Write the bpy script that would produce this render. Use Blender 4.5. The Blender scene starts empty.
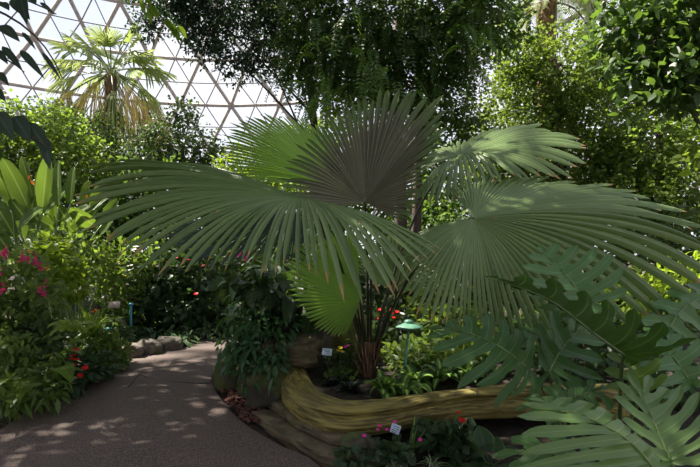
import bpy, math, random
import numpy as np
from mathutils import Vector, noise as mnoise

rng = np.random.default_rng(7)
random.seed(7)
PI = math.pi
scene = bpy.context.scene
COL = scene.collection
F = 467.0            # focal length in pixels (24 mm on 36 mm, 700 px wide)
EYE = 1.6
HOR = 242.0          # image row of the horizon


def P(px, py, d):
    """world point at depth d seen at pixel (px, py)"""
    return np.array([(px - 350.0) / F * d, d, EYE + (HOR - py) / F * d])


def G(px, py, z=0.0):
    """world point at height z seen at pixel (px, py)"""
    return P(px, py, (EYE - z) * F / (py - HOR))


def vn(v):
    v = np.asarray(v, float)
    n = np.linalg.norm(v, axis=-1, keepdims=True)
    return v / np.maximum(n, 1e-9)


def rnd(a, b, n=None):
    return rng.uniform(a, b, n)


def rdir(n):
    return vn(rng.normal(size=(n, 3)))


# ------------------------------------------------------------------ objects
class Geo:
    def __init__(s):
        s.v, s.f4, s.f3, s.a, s.n = [], [], [], [], 0

    def add(s, v, quads=None, tris=None, a=None):
        v = np.asarray(v, float).reshape(-1, 3)
        if quads is not None and len(quads):
            s.f4.append(np.asarray(quads, int).reshape(-1, 4) + s.n)
        if tris is not None and len(tris):
            s.f3.append(np.asarray(tris, int).reshape(-1, 3) + s.n)
        s.v.append(v)
        s.a.append(np.zeros((len(v), 3)) if a is None else np.asarray(a, float).reshape(-1, 3))
        s.n += len(v)
        return s

    def build(s, name, mat, parent=None, smooth=True, origin=None):
        me = bpy.data.meshes.new(name)
        V = np.concatenate(s.v) if s.v else np.zeros((0, 3))
        A = np.concatenate(s.a) if s.a else np.zeros((0, 3))
        q = np.concatenate(s.f4) if s.f4 else np.zeros((0, 4), int)
        t = np.concatenate(s.f3) if s.f3 else np.zeros((0, 3), int)
        o = np.zeros(3)
        if parent is not None:
            o = np.array(parent.matrix_world.translation)
        elif origin is not None:
            o = np.asarray(origin, float)
        V = V - o
        me.vertices.add(len(V))
        me.vertices.foreach_set('co', V.astype(np.float32).ravel())
        nl = q.size + t.size
        me.loops.add(nl)
        me.loops.foreach_set('vertex_index', np.concatenate([q.ravel(), t.ravel()]).astype(np.int32))
        me.polygons.add(len(q) + len(t))
        ls = np.concatenate([np.arange(len(q)) * 4, q.size + np.arange(len(t)) * 3])
        me.polygons.foreach_set('loop_start', ls.astype(np.int32))
        me.update(calc_edges=True)
        at = me.attributes.new('lv', 'FLOAT_VECTOR', 'POINT')
        at.data.foreach_set('vector', A.astype(np.float32).ravel())
        if smooth:
            me.polygons.foreach_set('use_smooth', np.ones(len(me.polygons), bool))
        me.materials.append(mat)
        me.validate()
        ob = bpy.data.objects.new(name, me)
        COL.objects.link(ob)
        if parent is not None:
            ob.parent = parent
            ob.matrix_world.translation = Vector(o)
            ob.location = (0, 0, 0)
        else:
            ob.location = Vector(o)
            ob.matrix_world.translation = Vector(o)
        return ob


def tag(o, label=None, cat=None, group=None, kind=None):
    if label:
        o['label'] = label
    if cat:
        o['category'] = cat
    if group:
        o['group'] = group
    if kind:
        o['kind'] = kind
    return o


def empty(name, loc, label, cat, group=None, kind=None):
    o = bpy.data.objects.new(name, None)
    COL.objects.link(o)
    o.empty_display_size = .1
    o.location = Vector(loc)
    o.matrix_world.translation = Vector(loc)
    return tag(o, label, cat, group, kind)


# ------------------------------------------------------------------ materials
def new_mat(name):
    m = bpy.data.materials.new(name)
    m.use_nodes = True
    nt = m.node_tree
    for n in list(nt.nodes):
        nt.nodes.remove(n)
    return m, nt, nt.nodes, nt.links


def N(nodes, t, **kw):
    n = nodes.new(t)
    for k, v in kw.items():
        setattr(n, k, v)
    return n


def mixc(nt, fac, a, b):
    n = nt.nodes.new('ShaderNodeMix')
    n.data_type = 'RGBA'
    for sock, val in ((n.inputs[0], fac), (n.inputs[6], a), (n.inputs[7], b)):
        if isinstance(val, (int, float)):
            sock.default_value = val
        elif isinstance(val, (tuple, list)):
            sock.default_value = (*val, 1) if len(val) == 3 else val
        else:
            nt.links.new(val, sock)
    return n.outputs[2]


def mth(nt, op, a, b=0.0, c=None):
    n = nt.nodes.new('ShaderNodeMath')
    n.operation = op
    n.use_clamp = False
    for i, val in enumerate((a, b) if c is None else (a, b, c)):
        if isinstance(val, (int, float)):
            n.inputs[i].default_value = val
        else:
            nt.links.new(val, n.inputs[i])
    return n.outputs[0]


def smooth(nt, x, lo, hi):
    n = nt.nodes.new('ShaderNodeMapRange')
    n.interpolation_type = 'SMOOTHSTEP'
    nt.links.new(x, n.inputs[0])
    n.inputs[1].default_value = lo
    n.inputs[2].default_value = hi
    return n.outputs[0]


def leaf_mat(name, c1, c2, rough=.42, trans=.35, tcol=None, rib=None, edge=None, tip=None, veins=0, spec=.28,
             edge_at=.62, stripes=None, spots=None, rib_w=.15, tip_at=1.0, tip_w=.035):
    """c1..c2 vary leaf by leaf; rib/edge/tip colour the midrib, the margins and the dried tip"""
    m, nt, nodes, L = new_mat(name)
    at = N(nodes, 'ShaderNodeAttribute', attribute_name='lv')
    sp = N(nodes, 'ShaderNodeSeparateXYZ')
    L.new(at.outputs['Vector'], sp.inputs[0])
    u, v, var = sp.outputs
    av = mth(nt, 'ABSOLUTE', v)
    nz = N(nodes, 'ShaderNodeTexNoise')
    nz.inputs['Scale'].default_value = 9
    nz.inputs['Detail'].default_value = 2
    geo = N(nodes, 'ShaderNodeNewGeometry')
    L.new(geo.outputs['Position'], nz.inputs['Vector'])
    f = mth(nt, 'MULTIPLY_ADD', nz.outputs['Fac'], .5, mth(nt, 'MULTIPLY_ADD', var, .75, -.15))
    f.node.use_clamp = True
    c = mixc(nt, f, c1, c2)
    if stripes:      # pale bands running out from the midrib
        w = mth(nt, 'SINE', mth(nt, 'MULTIPLY', mth(nt, 'MULTIPLY_ADD', av, -.25, u), 70.))
        c = mixc(nt, mth(nt, 'MULTIPLY', smooth(nt, w, .2, .9), .7), c, stripes)
    if edge:
        c = mixc(nt, smooth(nt, av, edge_at, edge_at + .14), c, edge)
    if rib:
        c = mixc(nt, smooth(nt, av, rib_w, rib_w * .35), c, rib)
    if tip:
        t = mth(nt, 'ADD', u, mth(nt, 'MULTIPLY', mth(nt, 'ADD', nz.outputs['Fac'], var), .05))
        c = mixc(nt, smooth(nt, t, tip_at, tip_at + tip_w), c, tip)
    if spots:
        n2 = N(nodes, 'ShaderNodeTexNoise')
        n2.inputs['Scale'].default_value = 14
        n2.inputs['Detail'].default_value = 3
        L.new(geo.outputs['Position'], n2.inputs['Vector'])
        c = mixc(nt, smooth(nt, n2.outputs['Fac'], .70, .74), c, spots)
    b = N(nodes, 'ShaderNodeBsdfPrincipled')
    L.new(c, b.inputs['Base Color'])
    b.inputs['Roughness'].default_value = rough
    b.inputs['Specular IOR Level'].default_value = spec
    if veins:
        w = mth(nt, 'SINE', mth(nt, 'MULTIPLY', mth(nt, 'MULTIPLY_ADD', av, -.3, u), float(veins)))
        bp = N(nodes, 'ShaderNodeBump')
        bp.inputs['Strength'].default_value = .35
        bp.inputs['Distance'].default_value = .01
        L.new(w, bp.inputs['Height'])
        L.new(bp.outputs[0], b.inputs['Normal'])
    tr = N(nodes, 'ShaderNodeBsdfTranslucent')
    if tcol is None:
        tcol = (min(1, c2[0] * 2.2 + .02), min(1, c2[1] * 2.0 + .02), c2[2] * .7)
    L.new(mixc(nt, .75, c, tcol), tr.inputs['Color'])
    mx = N(nodes, 'ShaderNodeMixShader')
    mx.inputs[0].default_value = trans
    L.new(b.outputs[0], mx.inputs[1])
    L.new(tr.outputs[0], mx.inputs[2])
    o = N(nodes, 'ShaderNodeOutputMaterial')
    L.new(mx.outputs[0], o.inputs[0])
    return m


def solid_mat(name, c1, c2=None, rough=.6, scale=8., stretch=(1, 1, 1), detail=5, bump=.0, moss=None, moss_lo=.5, spec=.4,
              dist=.02, c3=None):
    m, nt, nodes, L = new_mat(name)
    tc = N(nodes, 'ShaderNodeTexCoord')
    mp = N(nodes, 'ShaderNodeMapping')
    mp.inputs['Scale'].default_value = stretch
    geo = N(nodes, 'ShaderNodeNewGeometry')
    L.new(geo.outputs['Position'], mp.inputs['Vector'])
    nz = N(nodes, 'ShaderNodeTexNoise')
    nz.inputs['Scale'].default_value = scale
    nz.inputs['Detail'].default_value = detail
    L.new(mp.outputs[0], nz.inputs['Vector'])
    c = mixc(nt, smooth(nt, nz.outputs['Fac'], .32, .68), c1, c2 or c1)
    if c3:
        n3 = N(nodes, 'ShaderNodeTexNoise')
        n3.inputs['Scale'].default_value = scale * 6
        n3.inputs['Detail'].default_value = 2
        L.new(mp.outputs[0], n3.inputs['Vector'])
        c = mixc(nt, smooth(nt, n3.outputs['Fac'], .5, .7), c, c3)
    if moss:
        n2 = N(nodes, 'ShaderNodeTexNoise')
        n2.inputs['Scale'].default_value = 3.2
        n2.inputs['Detail'].default_value = 6
        L.new(geo.outputs['Position'], n2.inputs['Vector'])
        c = mixc(nt, smooth(nt, n2.outputs['Fac'], moss_lo, moss_lo + .12), c, moss)
    b = N(nodes, 'ShaderNodeBsdfPrincipled')
    L.new(c, b.inputs['Base Color'])
    b.inputs['Roughness'].default_value = rough
    b.inputs['Specular IOR Level'].default_value = spec
    if bump:
        bp = N(nodes, 'ShaderNodeBump')
        bp.inputs['Strength'].default_value = bump
        bp.inputs['Distance'].default_value = dist
        L.new(nz.outputs['Fac'], bp.inputs['Height'])
        L.new(bp.outputs[0], b.inputs['Normal'])
    o = N(nodes, 'ShaderNodeOutputMaterial')
    L.new(b.outputs[0], o.inputs[0])
    return m


def glass_mat():
    m, nt, nodes, L = new_mat('glazing')
    tr = N(nodes, 'ShaderNodeBsdfTransparent')
    tr.inputs[0].default_value = (.97, .985, 1, 1)
    gl = N(nodes, 'ShaderNodeBsdfGlossy')
    gl.inputs['Roughness'].default_value = .08
    mx = N(nodes, 'ShaderNodeMixShader')
    mx.inputs[0].default_value = .05
    L.new(tr.outputs[0], mx.inputs[1])
    L.new(gl.outputs[0], mx.inputs[2])
    o = N(nodes, 'ShaderNodeOutputMaterial')
    L.new(mx.outputs[0], o.inputs[0])
    return m


M = {}
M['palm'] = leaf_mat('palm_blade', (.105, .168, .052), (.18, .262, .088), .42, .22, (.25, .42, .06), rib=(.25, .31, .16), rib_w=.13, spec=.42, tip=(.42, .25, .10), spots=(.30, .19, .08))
M['palm_glow'] = leaf_mat('palm_blade_backlit', (.10, .19, .035), (.16, .28, .055), .42, .55, (.55, .95, .08), rib=(.2, .3, .08), tip=(.4, .25, .1), spots=(.30, .17, .06))  # backlit glow put into a brighter, more translucent blade colour
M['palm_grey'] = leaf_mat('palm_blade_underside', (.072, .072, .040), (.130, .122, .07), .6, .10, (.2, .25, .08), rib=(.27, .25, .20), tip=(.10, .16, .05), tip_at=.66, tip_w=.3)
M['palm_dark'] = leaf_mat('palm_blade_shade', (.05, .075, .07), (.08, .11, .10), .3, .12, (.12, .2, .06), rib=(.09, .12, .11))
M['palm_far'] = leaf_mat('far_palm_blade', (.13, .18, .06), (.22, .27, .09), .45, .35, (.5, .62, .14), tip=(.5, .4, .15))
M['palm_dry'] = leaf_mat('dry_palm_blade', (.42, .34, .09), (.55, .42, .14), .7, .35, (.75, .58, .22))
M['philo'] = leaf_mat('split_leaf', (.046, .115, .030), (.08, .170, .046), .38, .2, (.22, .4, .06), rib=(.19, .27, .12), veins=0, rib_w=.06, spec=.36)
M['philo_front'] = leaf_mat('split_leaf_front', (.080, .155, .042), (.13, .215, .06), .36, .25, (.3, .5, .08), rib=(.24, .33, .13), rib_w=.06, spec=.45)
M['philo_under'] = leaf_mat('split_leaf_shaded_underside', (.022, .058, .003), (.036, .082, .005), .6, .45, (.09, .22, .008), rib=(.12, .2, .04), rib_w=.06, spec=.08)  # darker than the other leaves: shadow put into the underside colour
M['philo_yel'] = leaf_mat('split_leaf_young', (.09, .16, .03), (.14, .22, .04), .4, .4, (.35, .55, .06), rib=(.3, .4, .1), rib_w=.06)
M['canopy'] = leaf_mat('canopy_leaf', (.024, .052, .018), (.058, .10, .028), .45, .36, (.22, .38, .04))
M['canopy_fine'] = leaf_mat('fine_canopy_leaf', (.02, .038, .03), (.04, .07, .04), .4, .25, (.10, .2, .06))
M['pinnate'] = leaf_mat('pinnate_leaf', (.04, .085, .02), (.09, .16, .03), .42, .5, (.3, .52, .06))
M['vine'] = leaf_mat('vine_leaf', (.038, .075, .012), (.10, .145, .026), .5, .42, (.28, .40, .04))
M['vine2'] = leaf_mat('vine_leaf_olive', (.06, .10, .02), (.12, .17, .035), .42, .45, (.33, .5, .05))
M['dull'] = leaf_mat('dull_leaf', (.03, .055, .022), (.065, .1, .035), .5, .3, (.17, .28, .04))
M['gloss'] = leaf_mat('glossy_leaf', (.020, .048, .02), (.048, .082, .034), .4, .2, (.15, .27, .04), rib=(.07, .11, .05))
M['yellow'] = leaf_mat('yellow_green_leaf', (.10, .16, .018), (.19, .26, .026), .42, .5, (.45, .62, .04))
M['paddle'] = leaf_mat('paddle_leaf', (.035, .085, .014), (.09, .155, .028), .34, .28, (.34, .52, .05), rib=(.35, .42, .12), veins=160)
M['hosta'] = leaf_mat('hosta_leaf', (.035, .10, .025), (.06, .13, .03), .36, .3, (.25, .45, .05), rib=(.34, .48, .10), rib_w=.42)
M['rosette'] = leaf_mat('rosette_leaf', (.03, .07, .03), (.05, .10, .045), .3, .2, (.15, .3, .05), edge=(.22, .28, .15), edge_at=.7)
M['darkleaf'] = leaf_mat('dark_bedding_leaf', (.012, .02, .014), (.03, .04, .028), .3, .1, (.05, .07, .03))
M['bluegreen'] = leaf_mat('blue_green_leaf', (.03, .08, .03), (.05, .11, .05), .25, .25, (.2, .38, .04), rib=(.08, .15, .06))
M['bed'] = leaf_mat('bed_leaf', (.065, .115, .028), (.14, .205, .05), .4, .38, (.3, .42, .06))
M['fern'] = leaf_mat('fern_leaf', (.16, .24, .03), (.24, .33, .05), .45, .45, (.5, .7, .08))
M['strap'] = leaf_mat('strap_leaf', (.12, .2, .02), (.2, .3, .035), .4, .45, (.45, .65, .06), rib=(.2, .3, .08))
M['spider'] = leaf_mat('striped_strap_leaf', (.34, .38, .24), (.45, .48, .3), .4, .25, (.4, .5, .2), edge=(.07, .13, .05), edge_at=.45)
M['calad'] = leaf_mat('margined_leaf', (.025, .06, .03), (.04, .08, .035), .35, .2, (.15, .3, .05), rib=(.07, .12, .05), edge=(.22, .30, .08), edge_at=.86)
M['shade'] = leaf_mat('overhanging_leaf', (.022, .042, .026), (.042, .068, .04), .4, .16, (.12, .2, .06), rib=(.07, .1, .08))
M['limeleaf'] = leaf_mat('lime_leaf', (.09, .17, .02), (.14, .23, .03), .4, .5, (.4, .62, .04), rib=(.2, .3, .05))
M['pink'] = leaf_mat('pink_petal', (.62, .012, .13), (.75, .03, .25), .5, .3, (.9, .05, .28))
M['magenta'] = leaf_mat('magenta_petal', (.65, .02, .28), (.8, .05, .4), .5, .3, (.9, .05, .4))
M['red'] = leaf_mat('red_petal', (.55, .006, .008), (.72, .015, .015), .5, .3, (.9, .02, .02))
M['orange'] = leaf_mat('orange_petal', (.75, .13, .01), (.85, .25, .02), .5, .3, (.9, .25, .02))
M['white'] = leaf_mat('white_petal', (.7, .68, .66), (.8, .78, .76), .5, .3, (.8, .8, .75))
M['yellowflower'] = leaf_mat('yellow_petal', (.7, .5, .02), (.8, .6, .03), .5, .3, (.9, .7, .05))
M['stem'] = solid_mat('green_stem', (.06, .10, .03), (.09, .13, .04), .5, 14)
M['palestem'] = solid_mat('pale_stem', (.12, .18, .06), (.17, .23, .08), .45, 14)
M['darkstem'] = solid_mat('dark_petiole', (.018, .02, .014), (.05, .055, .03), .35, 30)
M['bark'] = solid_mat('bark', (.045, .032, .025), (.10, .075, .055), .85, 7, (1, 1, .3), bump=.6)
M['palebark'] = solid_mat('pale_bark', (.16, .13, .10), (.26, .21, .16), .8, 7, (1, 1, .3), bump=.5)
M['fibre'] = solid_mat('palm_fibre', (.06, .035, .02), (.20, .115, .06), .85, 22, (1, 1, .2), bump=.8)
M['soil'] = solid_mat('soil', (.018, .013, .010), (.045, .032, .022), .95, 18, bump=.8, dist=.03)
M['rock'] = solid_mat('rock', (.03, .025, .017), (.08, .065, .042), .85, 6, detail=9, bump=.9, dist=.05, moss=(.07, .085, .02), moss_lo=.52)
M['ledge'] = solid_mat('ledge_stone', (.06, .047, .028), (.15, .117, .065), .85, 5, (1, 1, 5), 9, bump=1.0, dist=.05, moss=(.09, .085, .025), moss_lo=.58)
M['mossrock'] = solid_mat('mossy_rock', (.09, .09, .03), (.16, .17, .04), .9, 7, detail=8, bump=.9, dist=.05)
M['edgerock'] = solid_mat('edging_rock', (.10, .085, .07), (.20, .17, .14), .85, 8, detail=8, bump=.8, dist=.04, moss=(.08, .09, .04), moss_lo=.6)
M['chips'] = solid_mat('bark_chips', (.07, .025, .018), (.14, .055, .04), .9, 30, bump=.3)
M['steel'] = solid_mat('painted_frame', (.40, .36, .33), (.46, .42, .39), .6, 3)
M['alu'] = solid_mat('dark_mullion', (.14, .14, .15), (.17, .17, .18), .5, 3)
M['glass'] = glass_mat()
M['verdigris'] = solid_mat('verdigris_metal', (.10, .26, .17), (.17, .36, .25), .45, 25, c3=(.08, .16, .10))
M['verdipost'] = solid_mat('verdigris_post', (.08, .22, .16), (.13, .30, .22), .5, 25)
M['plate'] = solid_mat('label_plate', (.50, .60, .74), (.56, .66, .80), .4, 8)
M['plate_pink'] = solid_mat('pinkish_plate', (.55, .42, .38), (.62, .48, .44), .5, 8)
M['ink'] = solid_mat('label_ink', (.05, .06, .09), None, .6)
M['blackmetal'] = solid_mat('black_stake', (.012, .012, .012), None, .5)
M['bluestake'] = solid_mat('blue_stake', (.06, .30, .42), (.09, .36, .48), .5, 10)


def path_mat():
    m, nt, nodes, L = new_mat('tarmac')
    geo = N(nodes, 'ShaderNodeNewGeometry')
    a = N(nodes, 'ShaderNodeTexNoise'); a.inputs['Scale'].default_value = 75; a.inputs['Detail'].default_value = 4
    b = N(nodes, 'ShaderNodeTexNoise'); b.inputs['Scale'].default_value = 1.6; b.inputs['Detail'].default_value = 5
    for n in (a, b):
        L.new(geo.outputs['Position'], n.inputs['Vector'])
    c = mixc(nt, smooth(nt, a.outputs['Fac'], .3, .7), (.050, .034, .029), (.180, .127, .106))
    c = mixc(nt, mth(nt, 'MULTIPLY', smooth(nt, b.outputs['Fac'], .4, .7), .35), c, (.085, .068, .062))
    p = N(nodes, 'ShaderNodeBsdfPrincipled')
    L.new(c, p.inputs['Base Color'])
    p.inputs['Roughness'].default_value = .8
    bp = N(nodes, 'ShaderNodeBump'); bp.inputs['Strength'].default_value = .5; bp.inputs['Distance'].default_value = .006
    L.new(a.outputs['Fac'], bp.inputs['Height'])
    L.new(bp.outputs[0], p.inputs['Normal'])
    o = N(nodes, 'ShaderNodeOutputMaterial')
    L.new(p.outputs[0], o.inputs[0])
    return m


def log_mat():
    m, nt, nodes, L = new_mat('carved_log')
    at = N(nodes, 'ShaderNodeAttribute', attribute_name='lv')
    mp = N(nodes, 'ShaderNodeMapping'); mp.inputs['Scale'].default_value = (2.2, 8, 1)
    L.new(at.outputs['Vector'], mp.inputs['Vector'])
    a = N(nodes, 'ShaderNodeTexNoise'); a.inputs['Scale'].default_value = 3.2; a.inputs['Detail'].default_value = 8; a.inputs['Distortion'].default_value = .6
    L.new(mp.outputs[0], a.inputs['Vector'])
    geo = N(nodes, 'ShaderNodeNewGeometry')
    b = N(nodes, 'ShaderNodeTexNoise'); b.inputs['Scale'].default_value = 4; b.inputs['Detail'].default_value = 5
    L.new(geo.outputs['Position'], b.inputs['Vector'])
    c = mixc(nt, smooth(nt, a.outputs['Fac'], .35, .65), (.09, .068, .018), (.29, .23, .058))
    c = mixc(nt, mth(nt, 'MULTIPLY', smooth(nt, b.outputs['Fac'], .45, .65), .5), c, (.12, .105, .02))
    p = N(nodes, 'ShaderNodeBsdfPrincipled')
    L.new(c, p.inputs['Base Color'])
    p.inputs['Roughness'].default_value = .65
    bp = N(nodes, 'ShaderNodeBump'); bp.inputs['Strength'].default_value = .9; bp.inputs['Distance'].default_value = .02
    L.new(a.outputs['Fac'], bp.inputs['Height'])
    L.new(bp.outputs[0], p.inputs['Normal'])
    o = N(nodes, 'ShaderNodeOutputMaterial')
    L.new(p.outputs[0], o.inputs[0])
    return m


M['path'] = path_mat()
M['log'] = log_mat()


# ------------------------------------------------------------------ shapes
def bez(p0, c, p1, t):
    t = np.asarray(t)[:, None]
    return (1 - t) ** 2 * p0 + 2 * t * (1 - t) * c + t ** 2 * p1


def catmull(pts, n):
    pts = np.asarray(pts, float)
    k = len(pts)
    d = np.r_[0, np.cumsum(np.linalg.norm(np.diff(pts, axis=0), axis=1) + 1e-9)]
    s = np.linspace(0, d[-1], n)
    return cr_at(pts, d, s)


def cr_at(pts, d, s):
    pts = np.asarray(pts, float)
    if pts.ndim == 1:
        pts = pts[:, None]
    k = len(pts)
    i = np.clip(np.searchsorted(d, s, side='right') - 1, 0, k - 2)
    t = ((s - d[i]) / np.maximum(d[i + 1] - d[i], 1e-9))[:, None]
    p0, p1, p2, p3 = pts[np.maximum(i - 1, 0)], pts[i], pts[i + 1], pts[np.minimum(i + 2, k - 1)]
    return .5 * (2 * p1 + (p2 - p0) * t + (2 * p0 - 5 * p1 + 4 * p2 - p3) * t ** 2 + (3 * p1 - p0 - 3 * p2 + p3) * t ** 3)


def tube(g, pts, rad, sides=6, cap=True, flat=1.0):
    pts = np.asarray(pts, float)
    n = len(pts)
    rad = np.broadcast_to(np.asarray(rad, float), (n,))
    T = vn(np.gradient(pts, axis=0))
    ref = np.array([0, 0, 1.]) if abs(T[0, 2]) < .9 else np.array([1., 0, 0])
    V = np.zeros((n, sides, 3))
    a = np.arange(sides) / sides * 2 * PI
    x = vn(np.cross(ref, T[0]))
    for i in range(n):
        x = vn(x - T[i] * np.dot(x, T[i]))
        y = np.cross(T[i], x)
        V[i] = pts[i] + rad[i] * (np.cos(a)[:, None] * x + np.sin(a)[:, None] * y * flat)
    idx = np.arange(n * sides).reshape(n, sides)
    q = np.stack([idx[:-1], np.roll(idx[:-1], -1, 1), np.roll(idx[1:], -1, 1), idx[1:]], -1).reshape(-1, 4)
    A = np.zeros((n, sides, 3))
    A[..., 0] = np.linspace(0, 1, n)[:, None]
    A[..., 2] = .5
    tris = []
    Vf = V.reshape(-1, 3)
    Af = A.reshape(-1, 3)
    if cap:
        Vf = np.vstack([Vf, pts[0], pts[-1]])
        Af = np.vstack([Af, Af[:1], Af[-1:]])
        c0, c1 = n * sides, n * sides + 1
        for k in range(sides):
            tris.append((c0, idx[0, (k + 1) % sides], idx[0, k]))
            tris.append((c1, idx[-1, k], idx[-1, (k + 1) % sides]))
    g.add(Vf, q, tris, Af)
    return g


PROF = {
    'lance': lambda u: np.sin(PI * np.clip(u, 0, 1) ** .8) ** .9,
    'ovate': lambda u: np.sin(PI * np.clip(u, 0, 1) ** .62) ** .85,
    'paddle': lambda u: np.clip(np.sin(PI * np.clip(u, 0, 1) ** .9), 0, 1) ** .45,
    'strap': lambda u: np.clip(1 - u ** 3, 0, 1) ** .8,
    'heart': lambda u: np.clip(np.sin(PI * np.clip(u * .93 + .07, 0, 1) ** .5), 0, 1) ** .8,
}


def leaves(g, pos, d, nrm, L, W, prof='ovate', seg=3, droop=.15, fold=.18, wave=0.0, var=None, cross=3):
    """vectorised leaf blades: base, direction, upper normal, length, half width"""
    pos = np.atleast_2d(np.asarray(pos, float))
    n = len(pos)
    d = vn(np.broadcast_to(np.asarray(d, float), (n, 3)))
    nrm = np.broadcast_to(np.asarray(nrm, float), (n, 3))
    side = vn(np.cross(d, nrm))
    nrm = vn(np.cross(side, d))
    L = np.broadcast_to(np.asarray(L, float), (n,))
    W = np.broadcast_to(np.asarray(W, float), (n,))
    droop = np.broadcast_to(np.asarray(droop, float), (n,))
    u = np.linspace(0, 1, seg + 1)
    w = np.maximum(PROF[prof](u), .04)
    cs = np.linspace(-1, 1, cross)
    if var is None:
        var = rng.random(n)
    V = np.zeros((n, seg + 1, cross, 3))
    A = np.zeros((n, seg + 1, cross, 3))
    cen = pos[:, None] + d[:, None] * (L[:, None] * u * (1 - .35 * droop[:, None] * u))[..., None]
    cen[..., 2] -= (droop * L)[:, None] * u ** 2
    for k, c in enumerate(cs):
        off = (W[:, None] * w * c)
        V[:, :, k] = cen + side[:, None] * off[..., None] + nrm[:, None] * (np.abs(off) * fold + wave * W[:, None] * np.sin(u * 9 + c * 2) * abs(c))[..., None]
        A[:, :, k, 0] = u
        A[:, :, k, 1] = c
        A[:, :, k, 2] = var[:, None]
    idx = np.arange(n * (seg + 1) * cross).reshape(n, seg + 1, cross)
    q = np.stack([idx[:, :-1, :-1], idx[:, :-1, 1:], idx[:, 1:, 1:], idx[:, 1:, :-1]], -1).reshape(-1, 4)
    g.add(V.reshape(-1, 3), q, None, A.reshape(-1, 3))
    return g


def blade(g, S, C, T, split, lobe, nt=14, pleat=.2, cross=3, jitter=0., droop=0., vvar=None, wave=0., grow=None, fillw=1.0):
    """a blade cut into fingers: finger i runs from S[i] over the quadratic control C[i] to T[i];
    joined to its neighbours up to `split`, then narrowing by lobe(t)"""
    S, C, T = (np.asarray(x, float) for x in (S, C, T))
    n = len(S)
    ext = lambda X: np.vstack([1.5 * X[:1] - .5 * X[1:2], .5 * (X[1:] + X[:-1]), 1.5 * X[-1:] - .5 * X[-2:-1]])
    Sb, Cb, Tb = ext(S), ext(C), ext(T)
    split = np.broadcast_to(np.asarray(split, float), (n,))
    t = np.linspace(0, 1, nt)
    cs = np.linspace(-1, 1, cross)
    rr = rng.normal(size=(n, 3))
    vv = rng.random(n) if vvar is None else np.full(n, vvar) + rnd(-.1, .1, n)
    idx0 = np.arange(nt * cross).reshape(nt, cross)
    qs = np.stack([idx0[:-1, :-1], idx0[:-1, 1:], idx0[1:, 1:], idx0[1:, :-1]], -1).reshape(-1, 4)
    for i in range(n):
        c = bez(S[i], C[i], T[i], t)
        a = bez(Sb[i], Cb[i], Tb[i], t)
        b = bez(Sb[i + 1], Cb[i + 1], Tb[i + 1], t)
        f = np.clip((t - split[i]) / (1 - split[i]), 0, 1)
        k = lobe(f)[:, None]
        ln = np.linalg.norm(T[i] - S[i])
        dev = (rr[i] * jitter * ln)[None] * (f ** 1.6)[:, None]
        dev[:, 2] -= abs(rr[i, 2]) * droop * ln * f ** 2
        rad = vn(np.gradient(c, axis=0))
        tang = b - a
        nor = vn(np.cross(rad, tang))
        wid = np.linalg.norm(b - a, axis=1, keepdims=True)
        V = np.zeros((nt, cross, 3))
        A = np.zeros((nt, cross, 3))
        for j, x in enumerate(cs):
            e = a if x < 0 else b
            pt = c + (e - c) * abs(x) * k + dev + nor * wid * k * pleat * (.5 - abs(x))
            if wave:
                pt = pt + nor * wave * ln * (np.sin(t * 13 + i * 2.1) * abs(x) ** 2)[:, None]
            V[:, j] = pt
            A[:, j, 0] = t
            A[:, j, 1] = x
            A[:, j, 2] = vv[i]
        g.add(V.reshape(-1, 3), qs, None, A.reshape(-1, 3))
    return g


def fan_lobe(f):
    return np.maximum(np.interp(f, [0, .1, .3, .6, .8, .93, 1], [1, .92, .84, .72, .58, .36, .03]), .03)


def fan_frond(parent, mat, hub, rays, n, split=.5, pleat=.28, jitter=.012, droop=.05, bow=.09, base=None, petr=.018, nt=15, split_var=.06):
    """costapalmate frond; rays: (px,py,depth[,bow]) tips in order round the fan"""
    hub = P(*hub)
    tips = np.array([P(*r[:3]) for r in rays])
    bows = np.array([r[3] if len(r) > 3 else bow for r in rays])
    D = vn(tips - hub)
    d = np.r_[0, np.cumsum(np.arccos(np.clip((D[1:] * D[:-1]).sum(1), -1, 1)) + 1e-3)]
    s = np.linspace(0, d[-1], n)
    T = cr_at(tips, d, s)
    B = cr_at(bows, d, s)[:, 0]
    ln = np.linalg.norm(T - hub, axis=1)
    T = hub + (T - hub) * (1 + rnd(-.035, .035, n))[:, None]
    mid = (hub + T) / 2 + np.array([0, 0, 1.]) * (B * ln)[:, None]
    C = 2 * mid - (hub + T) / 2
    S = np.repeat(hub[None], n, 0) + vn(T - hub) * .012
    g = Geo()
    blade(g, S, C, T, split + rnd(-split_var, split_var, n), fan_lobe, nt, pleat, 3, jitter, droop)
    ob = g.build('frond', mat, parent)
    if base is not None:
        base = np.asarray(base, float)
        tt = np.linspace(0, 1, 14)
        ctl = np.array([base[0] * .55 + hub[0] * .45, base[1] * .6 + hub[1] * .4, base[2] + (hub[2] - base[2]) * .85])
        pp = bez(base, ctl, hub, tt)
        tube(Geo2 := Geo(), pp, petr * (1.25 - .6 * tt), 7, flat=.7)
        Geo2.build('petiole', M['darkstem'], ob)
    return ob


def lobe_shape(gap):
    def fn(f):
        tip = np.interp(f, [0, .55, .72, .86, .95, 1], [1, 1, .86, .60, .32, .03])
        neck = 1 - gap * np.interp(f, [0, .14, .3, .6, 1], [0, .85, 1, .72, .5])
        return np.maximum(tip * neck, .03)
    return fn


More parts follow.
